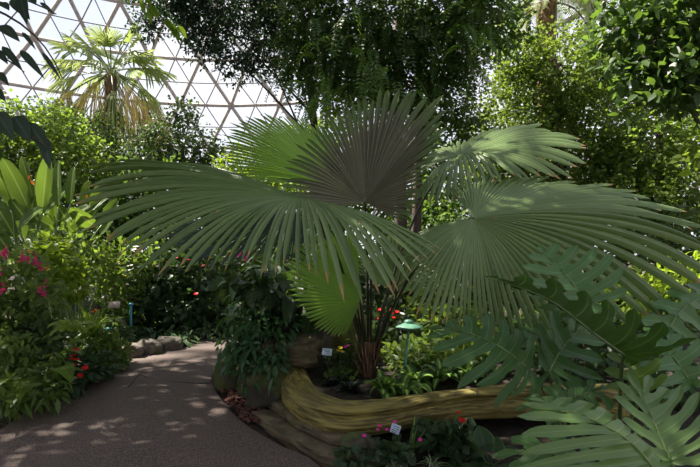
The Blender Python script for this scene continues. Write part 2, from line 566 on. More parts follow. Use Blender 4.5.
def split_leaf(parent, mat, mid_pts, lobes, stem=None, split=.24, gap=.38, arch=.06, rib=.008, stem_r=.011, wave=.006, up=(0, 0, 1), nt=14, stem_mat='palestem', lab=None):
    """deeply lobed leaf. mid_pts: midrib pixels+depth from stalk end to tip; lobes: (s on midrib, px, py, depth) in order round the outline"""
    mp = np.array([P(*p) for p in mid_pts])
    d = np.r_[0, np.cumsum(np.linalg.norm(np.diff(mp, axis=0), axis=1))]
    at = lambda s: cr_at(mp, d, np.atleast_1d(s) * d[-1])[0]
    S = np.array([at(l[0]) for l in lobes])
    T = np.array([P(*l[1:4]) for l in lobes])
    ln = np.linalg.norm(T - S, axis=1)
    axis = vn(mp[-1] - mp[0])
    # fingers leave the midrib leaning outward and bend toward the tip
    mid = (S + T) / 2 + np.asarray(up, float) * (arch * ln)[:, None] - axis * (.10 * ln)[:, None]
    C = 2 * mid - (S + T) / 2
    g = Geo()
    blade(g, S, C, T, split, lobe_shape(gap), nt, .16, 5, .004, .03, vvar=rng.random(), wave=wave)
    ob = g.build('leaf', mat, parent)
    if lab:
        ob['label'] = lab
    r = Geo()
    tt = np.linspace(0, 1, 12)
    mm = np.array([at(x) for x in tt])
    tube(r, mm, rib * (1 - .8 * tt), 6)
    if stem is not None:
        st = np.asarray(stem, float)
        h = mp[0]
        ctl = np.array([st[0] * .4 + h[0] * .6, st[1] * .5 + h[1] * .5, st[2] + (h[2] - st[2]) * .8])
        tube(r, bez(st, ctl, h, np.linspace(0, 1, 12)), stem_r * np.linspace(1.2, .8, 12), 7)
    r.build('petiole', M[stem_mat], ob)
    return ob


# ------------------------------------------------------------------ plants
def blob_points(blobs, n, shell=.55):
    """points filling ellipsoids (cx,cy,cz,rx,ry,rz), denser to the outside; also the outward direction"""
    vol = np.array([b[3] * b[4] + b[4] * b[5] + b[3] * b[5] for b in blobs])
    k = rng.choice(len(blobs), n, p=vol / vol.sum())
    B = np.array(blobs)[k]
    d = rdir(n)
    r = 1 - (1 - shell) * rng.random(n) ** 1.5
    r *= 1 + rng.normal(0, .06, n)
    return B[:, :3] + d * B[:, 3:] * r[:, None], vn(d / B[:, 3:])


def leafy(parent, mat, blobs, n, L, W, prof='ovate', seg=3, droop=.2, shell=.55, cluster=1, out=.8, upn=.7, fold=.18, name='foliage', zmin=None, zup=.15):
    nc = max(1, n // cluster)
    p, o = blob_points(blobs, nc, shell)
    if cluster > 1:
        p = np.repeat(p, cluster, 0) + rng.normal(0, L * .55, (nc * cluster, 3))
        o = np.repeat(o, cluster, 0)
    m = len(p)
    if zmin is not None:
        p[:, 2] = np.maximum(p[:, 2], zmin + rnd(0, .06, m))
    d = vn(o * out + rdir(m) * .8 + np.array([0, 0, zup]))
    nr = vn(o * .5 + rdir(m) * .6 + np.array([0, 0, upn]))
    g = Geo()
    leaves(g, p, d, nr, L * rnd(.65, 1.3, m), W * rnd(.7, 1.25, m), prof, seg, droop, fold)
    return g.build(name, mat, parent)


def branches(parent, mat, base, blobs, n, r0, name='branch', bend=.25, sides=5):
    g = Geo()
    base = np.asarray(base, float)
    for i in range(n):
        b = np.array(blobs[i % len(blobs)])
        e = b[:3] + rdir(1)[0] * b[3:] * .6
        c = base * .5 + e * .5 + np.array([rnd(-bend, bend), rnd(-bend, bend), rnd(0, bend)]) * np.linalg.norm(e - base) * .5
        tt = np.linspace(0, 1, 8)
        tube(g, bez(base + rnd(-r0, r0, 3) * np.array([1, 1, 0]), c, e, tt), r0 * (1 - .75 * tt), sides)
    return g.build(name, mat, parent)


def blossom(parent, mat, p, r, n=6, name='flower', up=(0, -.3, 1)):
    """open flower: a ring of petals"""
    g = Geo()
    upv = vn(np.asarray(up, float) + rnd(-.3, .3, 3))
    x = vn(np.cross(upv, [.3, 1, .1]))
    y = np.cross(upv, x)
    a = np.arange(n) / n * 2 * PI + rnd(0, 1)
    d = np.cos(a)[:, None] * x + np.sin(a)[:, None] * y + upv * .35
    leaves(g, np.repeat(np.asarray(p, float)[None], n, 0), d, upv, r, r * .45, 'ovate', 3, .1, .1)
    return g.build(name, mat, parent)


def spike(parent, mat, p0, p1, r, n=22, name='flower'):
    """flower spike: small florets all round an axis"""
    g = Geo()
    p0, p1 = np.asarray(p0, float), np.asarray(p1, float)
    t = rng.random(n)
    d = rdir(n)
    q = p0 + (p1 - p0) * t[:, None]
    leaves(g, q + d * r * .2 * (1 - t * .6)[:, None], vn(d + [0, 0, .3]), rdir(n), r * (1.1 - .6 * t), r * .5, 'ovate', 2, .1, .15)
    return g.build(name, mat, parent)


def shrub(name, label, cat, blobs, n, L, W, mat, prof='ovate', droop=.2, stems=6, stem_mat='stem', stem_r=.012, shell=.5, cluster=1, base=None, group=None, seg=3, upn=.7, out=.8, zmin=.02, fold=.18, zup=.15):
    B = [(*P(b[0], b[1], b[2]), *b[3:]) for b in blobs]
    c = np.mean([b[:3] for b in B], axis=0)
    if base is None:
        base = (c[0], c[1], 0)
    t = empty(name, base, label, cat, group)
    leafy(t, mat, B, n, L, W, prof, seg, droop, shell, cluster, out, upn, fold, zmin=zmin, zup=zup)
    if stems:
        branches(t, M[stem_mat], base, B, stems, stem_r, 'stem')
    return t, B


def flowers_on(t, B, mat, n, r, kind='blossom', front=True, pts=None):
    """blossoms on the side of the plant that faces the path"""
    if pts is None:
        pts = []
        for i in range(n):
            b = np.array(B[i % len(B)])
            d = rdir(1)[0]
            d[1] = -abs(d[1]) if front else d[1]
            pts.append(b[:3] + vn(d) * b[3:] * 1.02)
    for p in pts:
        p = np.asarray(p, float)
        if kind == 'blossom':
            blossom(t, mat, p, r)
        else:
            spike(t, mat, p, p + np.array([rnd(-.02, .02), rnd(-.02, .02), r * 3.2]), r)


def rosette(name, label, cat, base, n, L, W, mat, prof='lance', tilt=(.35, 1.2), droop=.35, group=None, fold=.25, part='leaf', seg=6, cross=5, wave=0., stem=.0, az=(0, 2 * PI), merge=False, lift=0.0):
    t = empty(name, base, label, cat, group)
    base = np.asarray(base, float)
    gg = Geo()
    for i in range(n):
        a = az[0] + (az[1] - az[0]) * ((i * .381966) % 1.0)
        el = rnd(*tilt)
        d = np.array([math.cos(a) * math.cos(el), math.sin(a) * math.cos(el), math.sin(el)])
        nr = np.array([-math.cos(a) * math.sin(el), -math.sin(a) * math.sin(el), math.cos(el)]) + rnd(-.15, .15, 3)
        st = base + np.array([0, 0, lift]) + d * np.array([1, 1, .9]) * (stem * rnd(.7, 1.2))
        g = gg if merge else Geo()
        l = L * rnd(.75, 1.2)
        leaves(g, st, d, nr, l, W * rnd(.8, 1.2), prof, seg, droop * rnd(.6, 1.4), fold, wave, cross=cross)
        if stem:
            tube(g, np.array([base + np.array([0, 0, lift * .3]), base * .5 + st * .5, st]), .004, 4)
        if not merge:
            g.build(part, mat, t)
    if merge:
        gg.build('foliage', mat, t)
    return t


def rock_geo(c, r, seed, rough=.22, sub=18, flat=None, strata=0.):
    c = np.asarray(c, float)
    r = np.asarray(r, float)
    th = np.linspace(0, PI, sub)
    ph = np.linspace(0, 2 * PI, sub * 2, endpoint=False)
    V = []
    for a in th:
        for b in ph:
            d = np.array([math.sin(a) * math.cos(b), math.sin(a) * math.sin(b), math.cos(a)])
            q = np.sign(d) * np.abs(d) ** .72          # blockier than an egg
            v = Vector(d * 1.6 + seed * 7.3)
            k = 1 + rough * mnoise.noise(v) + rough * .5 * mnoise.noise(v * 2.7) + rough * .25 * mnoise.noise(v * 6.1)
            p = q * r * k
            if strata:
                p[:2] *= 1 + strata * math.sin(p[2] * 55 + 2 * mnoise.noise(v))
            V.append(c + p)
    n, m = len(th), len(ph)
    idx = np.arange(n * m).reshape(n, m)
    q = np.stack([idx[:-1], idx[1:], np.roll(idx[1:], -1, 1), np.roll(idx[:-1], -1, 1)], -1).reshape(-1, 4)
    g = Geo()
    g.add(V, q)
    return g


def boulder(label, c, r, mat='rock', name='boulder', cat='rock', seed=0, group=None, rough=.22, strata=0., sub=18):
    c = np.asarray(c, float)
    o = rock_geo(c, r, seed, rough, sub, strata=strata).build(name, M[mat], origin=(c[0], c[1], c[2] - r[2]))
    return tag(o, label, cat, group)


# ================================================================== camera, world, light
cam = bpy.data.cameras.new('camera')
cam.lens = 24.0
cam.sensor_width = 36.0
cam.sensor_fit = 'HORIZONTAL'
cam.shift_y = (HOR - 233.5) / 700.0
cam.clip_end = 300
co = bpy.data.objects.new('camera', cam)
COL.objects.link(co)
co.location = (0, 0, EYE)
co.rotation_euler = (PI / 2, 0, 0)
scene.camera = co

w = bpy.data.worlds.new('sky')
scene.world = w
w.use_nodes = True
nt = w.node_tree
for n in list(nt.nodes):
    nt.nodes.remove(n)
tc = N(nt.nodes, 'ShaderNodeTexCoord')
sx = N(nt.nodes, 'ShaderNodeSeparateXYZ')
nt.links.new(tc.outputs['Generated'], sx.inputs[0])
sky_c = mixc(nt, smooth(nt, sx.outputs[2], .05, .75), (.88, .895, .97), (.66, .75, 1.0))
nzs = N(nt.nodes, 'ShaderNodeTexNoise')
nzs.inputs['Scale'].default_value = 2.2
nzs.inputs['Detail'].default_value = 6
nt.links.new(tc.outputs['Generated'], nzs.inputs['Vector'])
sky_c = mixc(nt, smooth(nt, nzs.outputs['Fac'], .42, .62), sky_c, (.93, .93, .97))
bg = N(nt.nodes, 'ShaderNodeBackground')
nt.links.new(sky_c, bg.inputs[0])
bg.inputs[1].default_value = .80
wo = N(nt.nodes, 'ShaderNodeOutputWorld')
nt.links.new(bg.outputs[0], wo.inputs[0])

sun = bpy.data.lights.new('sun', 'SUN')
sun.energy = 12.0
sun.angle = math.radians(.8)
sun.color = (1.0, .93, .80)
so = bpy.data.objects.new('sun', sun)
COL.objects.link(so)
SUN_AZ, SUN_EL = math.radians(-70), math.radians(55)     # azimuth from straight ahead (left negative), height
sd = Vector((math.sin(SUN_AZ) * math.cos(SUN_EL), math.cos(SUN_AZ) * math.cos(SUN_EL), math.sin(SUN_EL)))
so.rotation_euler = sd.to_track_quat('Z', 'Y').to_euler()
so.location = sd * 60

vs = scene.view_settings
vs.view_transform = 'Standard'
vs.look = 'None'
vs.gamma = 1
vs.use_curve_mapping = False
vs.exposure = 0.66
scene.cycles.max_bounces = 8
scene.cycles.transparent_max_bounces = 16
scene.cycles.use_denoising = True

# ================================================================== setting
# ground
g = Geo()
nx, ny = 120, 120
xs = np.linspace(-42, 30, nx)
ys = np.linspace(-12, 50, ny)
X, Y = np.meshgrid(xs, ys, indexing='ij')
Z = -.03 - .02 * np.sin(X * 1.7) * np.cos(Y * 1.3)
idx = np.arange(nx * ny).reshape(nx, ny)
g.add(np.stack([X, Y, Z], -1).reshape(-1, 3), np.stack([idx[:-1, :-1], idx[1:, :-1], idx[1:, 1:], idx[:-1, 1:]], -1).reshape(-1, 4))
tag(g.build('ground', M['soil']), 'dark bare soil under the planted beds', 'ground', kind='structure')

# path: left and right borders, running away and bending to the right behind the planter
left = catmull([(-3.3, -2.0), (-3.0, 1.5), (-2.86, 3.2), (-3.02, 4.3), (-3.10, 5.3), (-2.98, 6.3), (-2.6, 7.05), (-1.9, 7.45), (-.9, 7.7), (.6, 7.9), (2.5, 8.1)], 70)
right = catmull([(1.2, -2.0), (.7, 1.5), (-.18, 3.25), (-.52, 3.62), (-.92, 4.08), (-1.32, 4.75), (-1.66, 5.6), (-1.50, 6.1), (-1.1, 6.35), (-.4, 6.5), (.8, 6.6), (2.5, 6.7)], 70)
g = Geo()
k = 9
Vp = np.stack([left + (right - left) * f for f in np.linspace(0, 1, k)], 1)
z = .012 + .02 * np.sin(np.linspace(0, PI, k))[None, :] + 0 * Vp[..., 0]
top = np.concatenate([Vp, z[..., None]], -1)
idx = np.arange(70 * k).reshape(70, k)
q = np.stack([idx[:-1, :-1], idx[:-1, 1:], idx[1:, 1:], idx[1:, :-1]], -1).reshape(-1, 4)
g.add(top.reshape(-1, 3), q)
for e in (0, k - 1):                     # the tarmac's edge has a thickness
    a = top[:, e]
    b = a.copy(); b[:, 2] = -.08
    ii = np.arange(70)
    g.add(np.vstack([a, b]), np.stack([ii[:-1], ii[1:], ii[1:] + 70, ii[:-1] + 70], -1))
pa = tag(g.build('path', M['path']), 'curving brown tarmac garden path with scattered sun patches', 'path', kind='structure')
# joint across the path
g = Geo()
jp = np.array([G(x, y, .031) for x, y in ((128, 387), (140, 375), (150, 379), (178, 382), (205, 383), (222, 382))])
jp = catmull(jp, 30)
jp[:, 2] = .0285
tube(g, jp, .008, 5, flat=.5)
g.build('joint', solid_mat('joint_filler', (.03, .025, .022), None, .9), pa)

# glass dome --------------------------------------------------------
DC = np.array([-9.0, 15.0, 0])
DR, DH = 23.5, 25.0


def dome_pt(az, h, off=0.):
    f = min(h / DH, 1)
    r = (DR + off) * (1 - f ** 2.1) ** .62
    return DC + np.array([r * math.sin(az), r * math.cos(az), h])


NS = 34
HS = [0, 3.0, 6.0, 9.0, 11.9, 14.6, 17.1, 19.3, 21.2, 22.8, 24.0]
nodes_ = {}
for j, h in enumerate(HS):
    for i in range(NS):
        nodes_[i, j] = dome_pt((i + .5 * (j % 2)) / NS * 2 * PI, h)
edges, tris_ = [], []
for j in range(len(HS)):
    for i in range(NS):
        a = nodes_[i, j]
        edges.append((a, nodes_[(i + 1) % NS, j]))
        if j + 1 < len(HS):
            u0, u1 = ((i - 1) % NS, i) if j % 2 == 0 else (i, (i + 1) % NS)
            edges += [(a, nodes_[u0, j + 1]), (a, nodes_[u1, j + 1])]
            tris_.append((a, nodes_[u0, j + 1], nodes_[u1, j + 1]))
            tris_.append((a, nodes_[(i + 1) % NS, j], nodes_[u1, j + 1]))


def bars(E, r, sides):
    E = np.array(E)
    a, b = E[:, 0], E[:, 1]
    T = vn(b - a)
    x = vn(np.cross(T, np.array([.3, .2, 1.])))
    y = np.cross(T, x)
    ang = np.arange(sides) / sides * 2 * PI
    ring = np.cos(ang)[None, :, None] * x[:, None] + np.sin(ang)[None, :, None] * y[:, None]
    V = np.concatenate([a[:, None] + ring * r, b[:, None] + ring * r], 1)
    n = len(E)
    base = (np.arange(n) * 2 * sides)[:, None]
    s = np.arange(sides)[None]
    q = np.stack([base + s, base + (s + 1) % sides, base + sides + (s + 1) % sides, base + sides + s], -1).reshape(-1, 4)
    return Geo().add(V.reshape(-1, 3), q)


dome = empty('ceiling', DC, 'glass dome of pale triangular struts and clear panes', 'glass roof', kind='structure')
bars(edges, .125, 6).build('frame', M['steel'], dome)['kind'] = 'structure'
med = []
for a, b, c in tris_:
    ab, bc, ca = (a + b) / 2, (b + c) / 2, (c + a) / 2
    med += [(ab, bc), (bc, ca), (ca, ab)]
bars(med, .042, 4).build('mullion', M['alu'], dome)['kind'] = 'structure'
T3 = np.array(tris_)
out_ = vn((T3.mean(1) - DC) * np.array([1, 1, .6]))
T3 = T3 + out_[:, None] * .14
Geo().add(T3.reshape(-1, 3), None, np.arange(len(T3) * 3).reshape(-1, 3)).build('glazing', M['glass'], dome, smooth=False)['kind'] = 'structure'

# ================================================================== planter
# soil inside the log edging
lc = catmull([(-.56, 4.9), (-.53, 4.55), (-.47, 4.25), (-.30, 3.93), (-.06, 3.74), (.22, 3.78), (.66, 3.97), (1.14, 4.08), (1.75, 4.12), (2.4, 4.05)], 90)
g = Geo()
back = np.stack([np.linspace(-.9, 2.9, 90), 5.3 + .9 * np.sin(np.linspace(0, PI, 90))], 1)
k = 12
Vp = np.stack([lc + (back - lc) * f for f in np.linspace(0, 1, k)], 1)
z = .2 + .06 * np.sin(np.linspace(0, 3.0, k))[None] + .02 * np.sin(Vp[..., 0] * 9) * np.cos(Vp[..., 1] * 8)
z[:, -1] = -.05
idx = np.arange(90 * k).reshape(90, k)
g.add(np.concatenate([Vp, z[..., None]], -1).reshape(-1, 3), np.stack([idx[:-1, :-1], idx[:-1, 1:], idx[1:, 1:], idx[1:, :-1]], -1).reshape(-1, 4))
tag(g.build('planting_soil', M['soil']), 'raised dark soil held behind the curved log edging', 'soil', kind='stuff')

# curved log edging: closed section swept along lc, with grain and a long groove
sec = np.array([(.10, .0), (.125, .09), (.115, .17), (.118, .215), (.092, .262), (.03, .285), (-.05, .28), (-.10, .24), (-.115, .12), (-.10, 0.)])  # (outward, height)
sec = catmull(sec, 64)
nl = len(lc)
T = vn(np.gradient(lc, axis=0))
Nn = np.stack([T[:, 1], -T[:, 0]], 1)      # outward = towards path / viewer
sl = np.linspace(0, 1, nl)
V = np.zeros((nl, len(sec), 3))
A = np.zeros((nl, len(sec), 3))
for i in range(nl):
    end = min(1, .55 + min(i, nl - 1 - i) * .12)
    for j, (o_, h_) in enumerate(sec):
        nn = mnoise.noise(Vector((sl[i] * 9, j * .11, 1.3))) * .016 + mnoise.noise(Vector((sl[i] * 16, j * .45, 4.))) * .010
        gr = 0
        if sl[i] > .26:
            jc = .25 + .06 * math.sin((sl[i] - .26) * 5.0) + .012 * mnoise.noise(Vector((sl[i] * 30, 0, 2)))
            gr = -.06 * math.exp(-((j / 64 - jc) / .028) ** 2) * min(1, (sl[i] - .26) * 9)
        o2 = (o_ + (nn + gr) * (1 if o_ > 0 else -1)) * end * (1 + .12 * math.sin(sl[i] * 7))
        hh = .085 + h_ * .86 * (.98 + .10 * math.sin(sl[i] * 8 + .8)) + nn * .7 + gr * .35
        V[i, j] = (lc[i, 0] + Nn[i, 0] * o2, lc[i, 1] + Nn[i, 1] * o2, hh)
        A[i, j] = (sl[i] * 3.0, j / len(sec), .5)
m_ = len(sec)
idx = np.arange(nl * m_).reshape(nl, m_)
q = np.stack([idx[:-1], idx[1:], np.roll(idx[1:], -1, 1), np.roll(idx[:-1], -1, 1)], -1).reshape(-1, 4)
g = Geo()
V2 = np.vstack([V.reshape(-1, 3), V[0].mean(0), V[-1].mean(0)])
A2 = np.vstack([A.reshape(-1, 3), A[0, :1], A[-1, :1]])
tr = [(nl * m_, idx[0, j], idx[0, (j + 1) % m_]) for j in range(m_)] + [(nl * m_ + 1, idx[-1, (j + 1) % m_], idx[-1, j]) for j in range(m_)]
g.add(V2, q, tr, A2)
tag(g.build('log_edging', M['log'], origin=(0, 3.75, .03)), 'long curved ochre log with split grain edging the raised bed', 'log edging')


def slab(label, pts, z0, z1, seed, name='stone_ledge', mat='ledge', cat='stone ledge'):
    """layered stone ledge: outline in plan, broken edge, several thin beds"""
    pts = np.vstack([pts, pts[:1]])
    pl = catmull(pts, 60)[:-1]
    c = pl.mean(0)
    rings = []
    nb = 9
    for j in range(nb):
        f = j / (nb - 1)
        zz = z0 + (z1 - z0) * f
        ring = []
        for i, p in enumerate(pl):
            nz = mnoise.noise(Vector((p[0] * 4, p[1] * 4, seed + j * 1.1))) * .045 + mnoise.noise(Vector((p[0] * 13, p[1] * 13, seed + j))) * .02
            k = nz - .03 * (1 if j in (3, 6) else 0) - (.02 if j == nb - 1 else 0)
            d = vn(p - c)
            q = p + d * k
            ring.append((q[0], q[1], zz + .015 * mnoise.noise(Vector((p[0] * 6, p[1] * 6, seed)))))
        rings.append(ring)
    V = np.array(rings)
    n, m = V.shape[:2]
    idx = np.arange(n * m).reshape(n, m)
    q = np.stack([idx[:-1], np.roll(idx[:-1], -1, 1), np.roll(idx[1:], -1, 1), idx[1:]], -1).reshape(-1, 4)
    inner = V[-1] * .45 + V[-1].mean(0) * .55
    inner[:, 2] += .012
    V2 = np.vstack([V.reshape(-1, 3), inner, V[-1].mean(0)[None] + [0, 0, .008]])
    ii = np.arange(m) + n * m
    q = np.vstack([q, np.stack([idx[-1], np.roll(idx[-1], -1), np.roll(ii, -1), ii], -1)])
    tr = np.stack([ii, np.roll(ii, -1), np.full(m, n * m + m)], -1)
    o = Geo().add(V2, q, tr).build(name, M[mat], origin=(c[0], c[1], z0))
    return tag(o, label, cat)


slab('low broad stone ledge meeting the path, lowest course under the log',
     np.array([(-.88, 4.22), (-.62, 3.86), (-.32, 3.50), (-.06, 3.28), (.10, 3.42), (.02, 3.66), (-.3, 3.95), (-.6, 4.35)]), -.05, .06, 3.1)
slab('narrow upper stone ledge tucked beneath the bend of the log',
     np.array([(-.74, 4.36), (-.56, 4.02), (-.34, 3.72), (-.10, 3.50), (.06, 3.60), (.0, 3.9), (-.3, 4.2), (-.56, 4.5)]), .03, .115, 8.4)
# rock outcrop behind
boulder('blocky mossy boulder standing at the left end of the log', (-.78, 4.66, .16), (.26, .26, .24), seed=1, strata=.03, sub=24)
boulder('flat-faced grey boulder high in the outcrop below the trailing shrub', (-.60, 4.86, .50), (.30, .28, .16), 'ledge', seed=2, strata=.03, sub=24)
boulder('large dark boulder forming the back of the rock outcrop', (-.72, 5.3, .45), (.5, .36, .52), seed=3, strata=.03, sub=24)
boulder('moss-green boulder showing behind the palm stalks', (-.16, 5.55, .55), (.34, .28, .36), 'mossrock', seed=4, sub=24)
boulder('small rounded boulder at the path corner under the trailing shrub', (-1.28, 5.15, .12), (.2, .2, .17), seed=5)
boulder('dark rounded boulder in front of the log among bedding plants', (.06, 3.38, .06), (.13, .12, .14), seed=6)
boulder('brown stone tucked under the trailing shrub beside the bark chips', (-1.0, 4.9, .1), (.16, .18, .16), seed=7)

# bark chips
cp = []
while len(cp) < 420:
    p = np.array([rnd(-1.42, -.78), rnd(4.1, 5.05)])
    e = np.interp(p[1], [4.08, 4.75, 5.6], [-.92, -1.32, -1.66])
    if p[0] > e + .03:
        cp.append((p[0], p[1], .0))
cp = np.array(cp)
g = Geo()
for p in cp:
    s = rnd(.014, .034)
    a = rnd(0, PI)
    ax = np.array([math.cos(a), math.sin(a), rnd(-.3, .3)])
    ay = vn(np.cross([0, 0, 1.], ax))
    az = np.cross(ax, ay)
    c = p + [0, 0, .01 + rnd(0, .03)]
    box = np.array([(x, y, z_) for x in (-1, 1) for y in (-1, 1) for z_ in (-1, 1)])
    V = c + box[:, :1] * ax * s + box[:, 1:2] * ay * s * .45 + box[:, 2:] * az * s * .22
    g.add(V, [(0, 1, 3, 2), (4, 6, 7, 5), (0, 4, 5, 1), (2, 3, 7, 6), (0, 2, 6, 4), (1, 5, 7, 3)])
tag(g.build('bark_chips', M['chips'], smooth=False), 'reddish bark chips heaped beside the path at the ledge corner', 'bark chips', kind='stuff')

# ================================================================== the fan palm
BASE = np.array([.19, 4.66, .22])
palm = empty('fan_palm', BASE, 'big fan palm with wide pleated fronds rising from the raised bed', 'palm')
g = Geo()
tt = np.linspace(0, 1, 10)
tube(g, np.array([BASE + [0, 0, -.05 + .42 * t] for t in tt]), .085 * (1 - .25 * tt) * (1 + .12 * np.sin(tt * 25)), 14)
g.build('trunk', M['fibre'], palm)
for i in range(40):       # old leaf bases round the stem
    a = i * 2.4
    h = .0 + .34 * (i / 40)
    rr_ = .08 * (1 - .3 * h)
    p0 = BASE + [math.cos(a) * rr_, math.sin(a) * rr_, h - .04]
    p1 = p0 + np.array([math.cos(a) * rnd(.02, .13), math.sin(a) * rnd(.02, .13), rnd(.14, .30)])
    g = Geo()
    tube(g, bez(p0, (p0 + p1) / 2 + [0, 0, .03], p1, np.linspace(0, 1, 6)), np.linspace(rnd(.018, .032), .006, 6), 6, flat=.45)
    g.build('leaf_base', M['fibre'], palm)

bs = lambda a, h=.26: BASE + [math.cos(a) * .06, math.sin(a) * .06, h]
# A: wide frond reaching left and forward
fan_frond(palm, M['palm'], (301, 199, 3.75), [
    (440, 247, 3.30, .05), (428, 262, 3.12, .08), (407, 278, 3.0, .11), (375, 286, 2.93, .14), (336, 277, 2.9, .15), (303, 268, 2.92, .15), (272, 262, 2.95, .14),
    (238, 256, 3.0, .13), (196, 262, 3.08, .12), (152, 262, 3.15, .11), (125, 250, 3.25, .10), (100, 238, 3.4, .09), (86, 218, 3.6, .075), (80, 196, 3.8, .06),
    (86, 178, 4.0, .05), (92, 165, 4.25, .04), (118, 160, 4.6, .035), (160, 160, 4.8, .03)], 50, .46, .44, .014, .06, base=bs(2.6))
# B: upright folded frond, grey underside to the path
fan_frond(palm, M['palm_grey'], (365, 202, 4.15), [
    (296, 214, 3.7, .0), (281, 194, 3.75, .0), (279, 180, 3.8, .02), (284, 164, 3.85, .02), (294, 150, 3.9, .02), (305, 138, 3.95, .02), (316, 130, 4.0, .02), (327, 119, 4.1, .02), (344, 104, 4.25, .02),
    (362, 95, 4.4, .02), (386, 88, 4.5, .02), (410, 87, 4.5, .03), (428, 90, 4.45, .03), (441, 100, 4.4, .03), (447, 112, 4.3, .03), (445, 128, 4.2, .03), (440, 144, 4.05, .03), (434, 160, 3.95, .03), (429, 177, 3.9, .02), (424, 194, 3.85, .0), (416, 210, 3.8, .0), (404, 222, 3.8, .0)], 58, .56, .55, .018, .02, base=bs(1.6), split_var=.1)
# C: frond behind, its backlit glow raised in the blade colour
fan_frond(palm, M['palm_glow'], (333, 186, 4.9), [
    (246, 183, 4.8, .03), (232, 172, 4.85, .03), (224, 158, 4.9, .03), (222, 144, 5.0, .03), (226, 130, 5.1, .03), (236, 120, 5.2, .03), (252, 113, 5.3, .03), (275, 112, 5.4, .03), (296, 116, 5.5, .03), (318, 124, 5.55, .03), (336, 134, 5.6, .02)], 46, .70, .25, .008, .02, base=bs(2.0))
# D: frond behind on the right
fan_frond(palm, M['palm'], (458, 158, 4.6), [
    (414, 196, 4.25, .10), (428, 199, 4.15, .14), (441, 202, 4.1, .16), (455, 197, 4.05, .18), (470, 190, 4.0, .2), (487, 184, 4.0, .2), (508, 176, 4.0, .17), (540, 176, 4.05, .13), (568, 171, 4.15, .10), (582, 158, 4.3, .08), (584, 147, 4.5, .07), (580, 136, 4.75, .06),
    (566, 127, 5.0, .05), (545, 123, 5.2, .04), (520, 122, 5.3, .03), (497, 126, 5.35, .02), (476, 133, 5.3, .02), (455, 140, 5.25, .02), (436, 147, 5.1, .03), (424, 156, 4.9, .05), (416, 174, 4.6, .08)], 54, .50, .42, .012, .05, base=bs(.9))
# E: the biggest frond, right
fan_frond(palm, M['palm'], (474, 218, 3.6), [
    (408, 236, 3.75, .03), (399, 258, 3.6, .05), (400, 284, 3.4, .06), (410, 306, 3.3, .07), (427, 316, 3.2, .08), (440, 325, 3.15, .09), (453, 320, 3.2, .09), (469, 323, 3.3, .10), (492, 330, 3.38, .10), (517, 350, 3.42, .11), (548, 348, 3.46, .11),
    (592, 338, 3.46, .10), (645, 322, 3.46, .09), (700, 300, 3.46, .08), (728, 270, 3.46, .07), (722, 243, 3.48, .06), (708, 226, 3.5, .055), (692, 211, 3.65, .05), (664, 196, 3.8, .045), (630, 186, 4.0, .04),
    (590, 179, 4.2, .035), (548, 174, 4.3, .03), (512, 171, 4.3, .025), (486, 170, 4.25, .02), (465, 176, 4.15, .02), (450, 188, 4.05, .02)], 76, .52, .42, .008, .045, base=bs(.2), nt=17)
# F: low frond in the middle, its glow raised in the blade colour
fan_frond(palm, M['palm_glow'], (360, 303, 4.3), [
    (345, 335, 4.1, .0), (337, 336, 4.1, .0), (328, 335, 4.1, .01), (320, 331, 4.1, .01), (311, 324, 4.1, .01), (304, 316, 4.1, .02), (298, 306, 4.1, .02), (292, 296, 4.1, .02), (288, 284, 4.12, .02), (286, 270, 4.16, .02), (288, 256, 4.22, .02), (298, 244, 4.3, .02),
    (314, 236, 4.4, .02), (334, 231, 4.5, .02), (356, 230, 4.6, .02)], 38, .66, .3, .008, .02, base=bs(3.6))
# G: small frond in the shade, centre right
fan_frond(palm, M['palm'], (390, 290, 4.9), [
    (350, 268, 4.7, .02), (357, 250, 4.8, .02), (372, 238, 4.9, .02), (392, 232, 5.0, .02), (412, 238, 5.0, .02), (428, 252, 4.95, .03), (438, 270, 4.85, .04), (440, 292, 4.75, .05)], 30, .6, .3, .008, .03, base=bs(.6))
# H: drooping frond in the shade behind A
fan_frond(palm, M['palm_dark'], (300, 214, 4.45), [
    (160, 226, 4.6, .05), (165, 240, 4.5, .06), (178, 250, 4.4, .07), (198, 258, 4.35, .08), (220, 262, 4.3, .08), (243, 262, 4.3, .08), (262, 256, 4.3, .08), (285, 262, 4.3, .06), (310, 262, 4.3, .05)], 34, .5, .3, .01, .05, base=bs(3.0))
# bare stalks between
for a, px, py, d in ((2.2, 349, 262, 4.5), (1.2, 371, 262, 4.5), (.4, 404, 262, 4.55), (1.9, 356, 250, 4.8)):
    tp = P(px, py, d)
    g = Geo()
    tube(g, bez(bs(a), (bs(a) * .4 + tp * .6), tp, np.linspace(0, 1, 10)), np.linspace(.02, .011, 10), 7, flat=.7)
    g.build('stalk', M['darkstem'], palm)

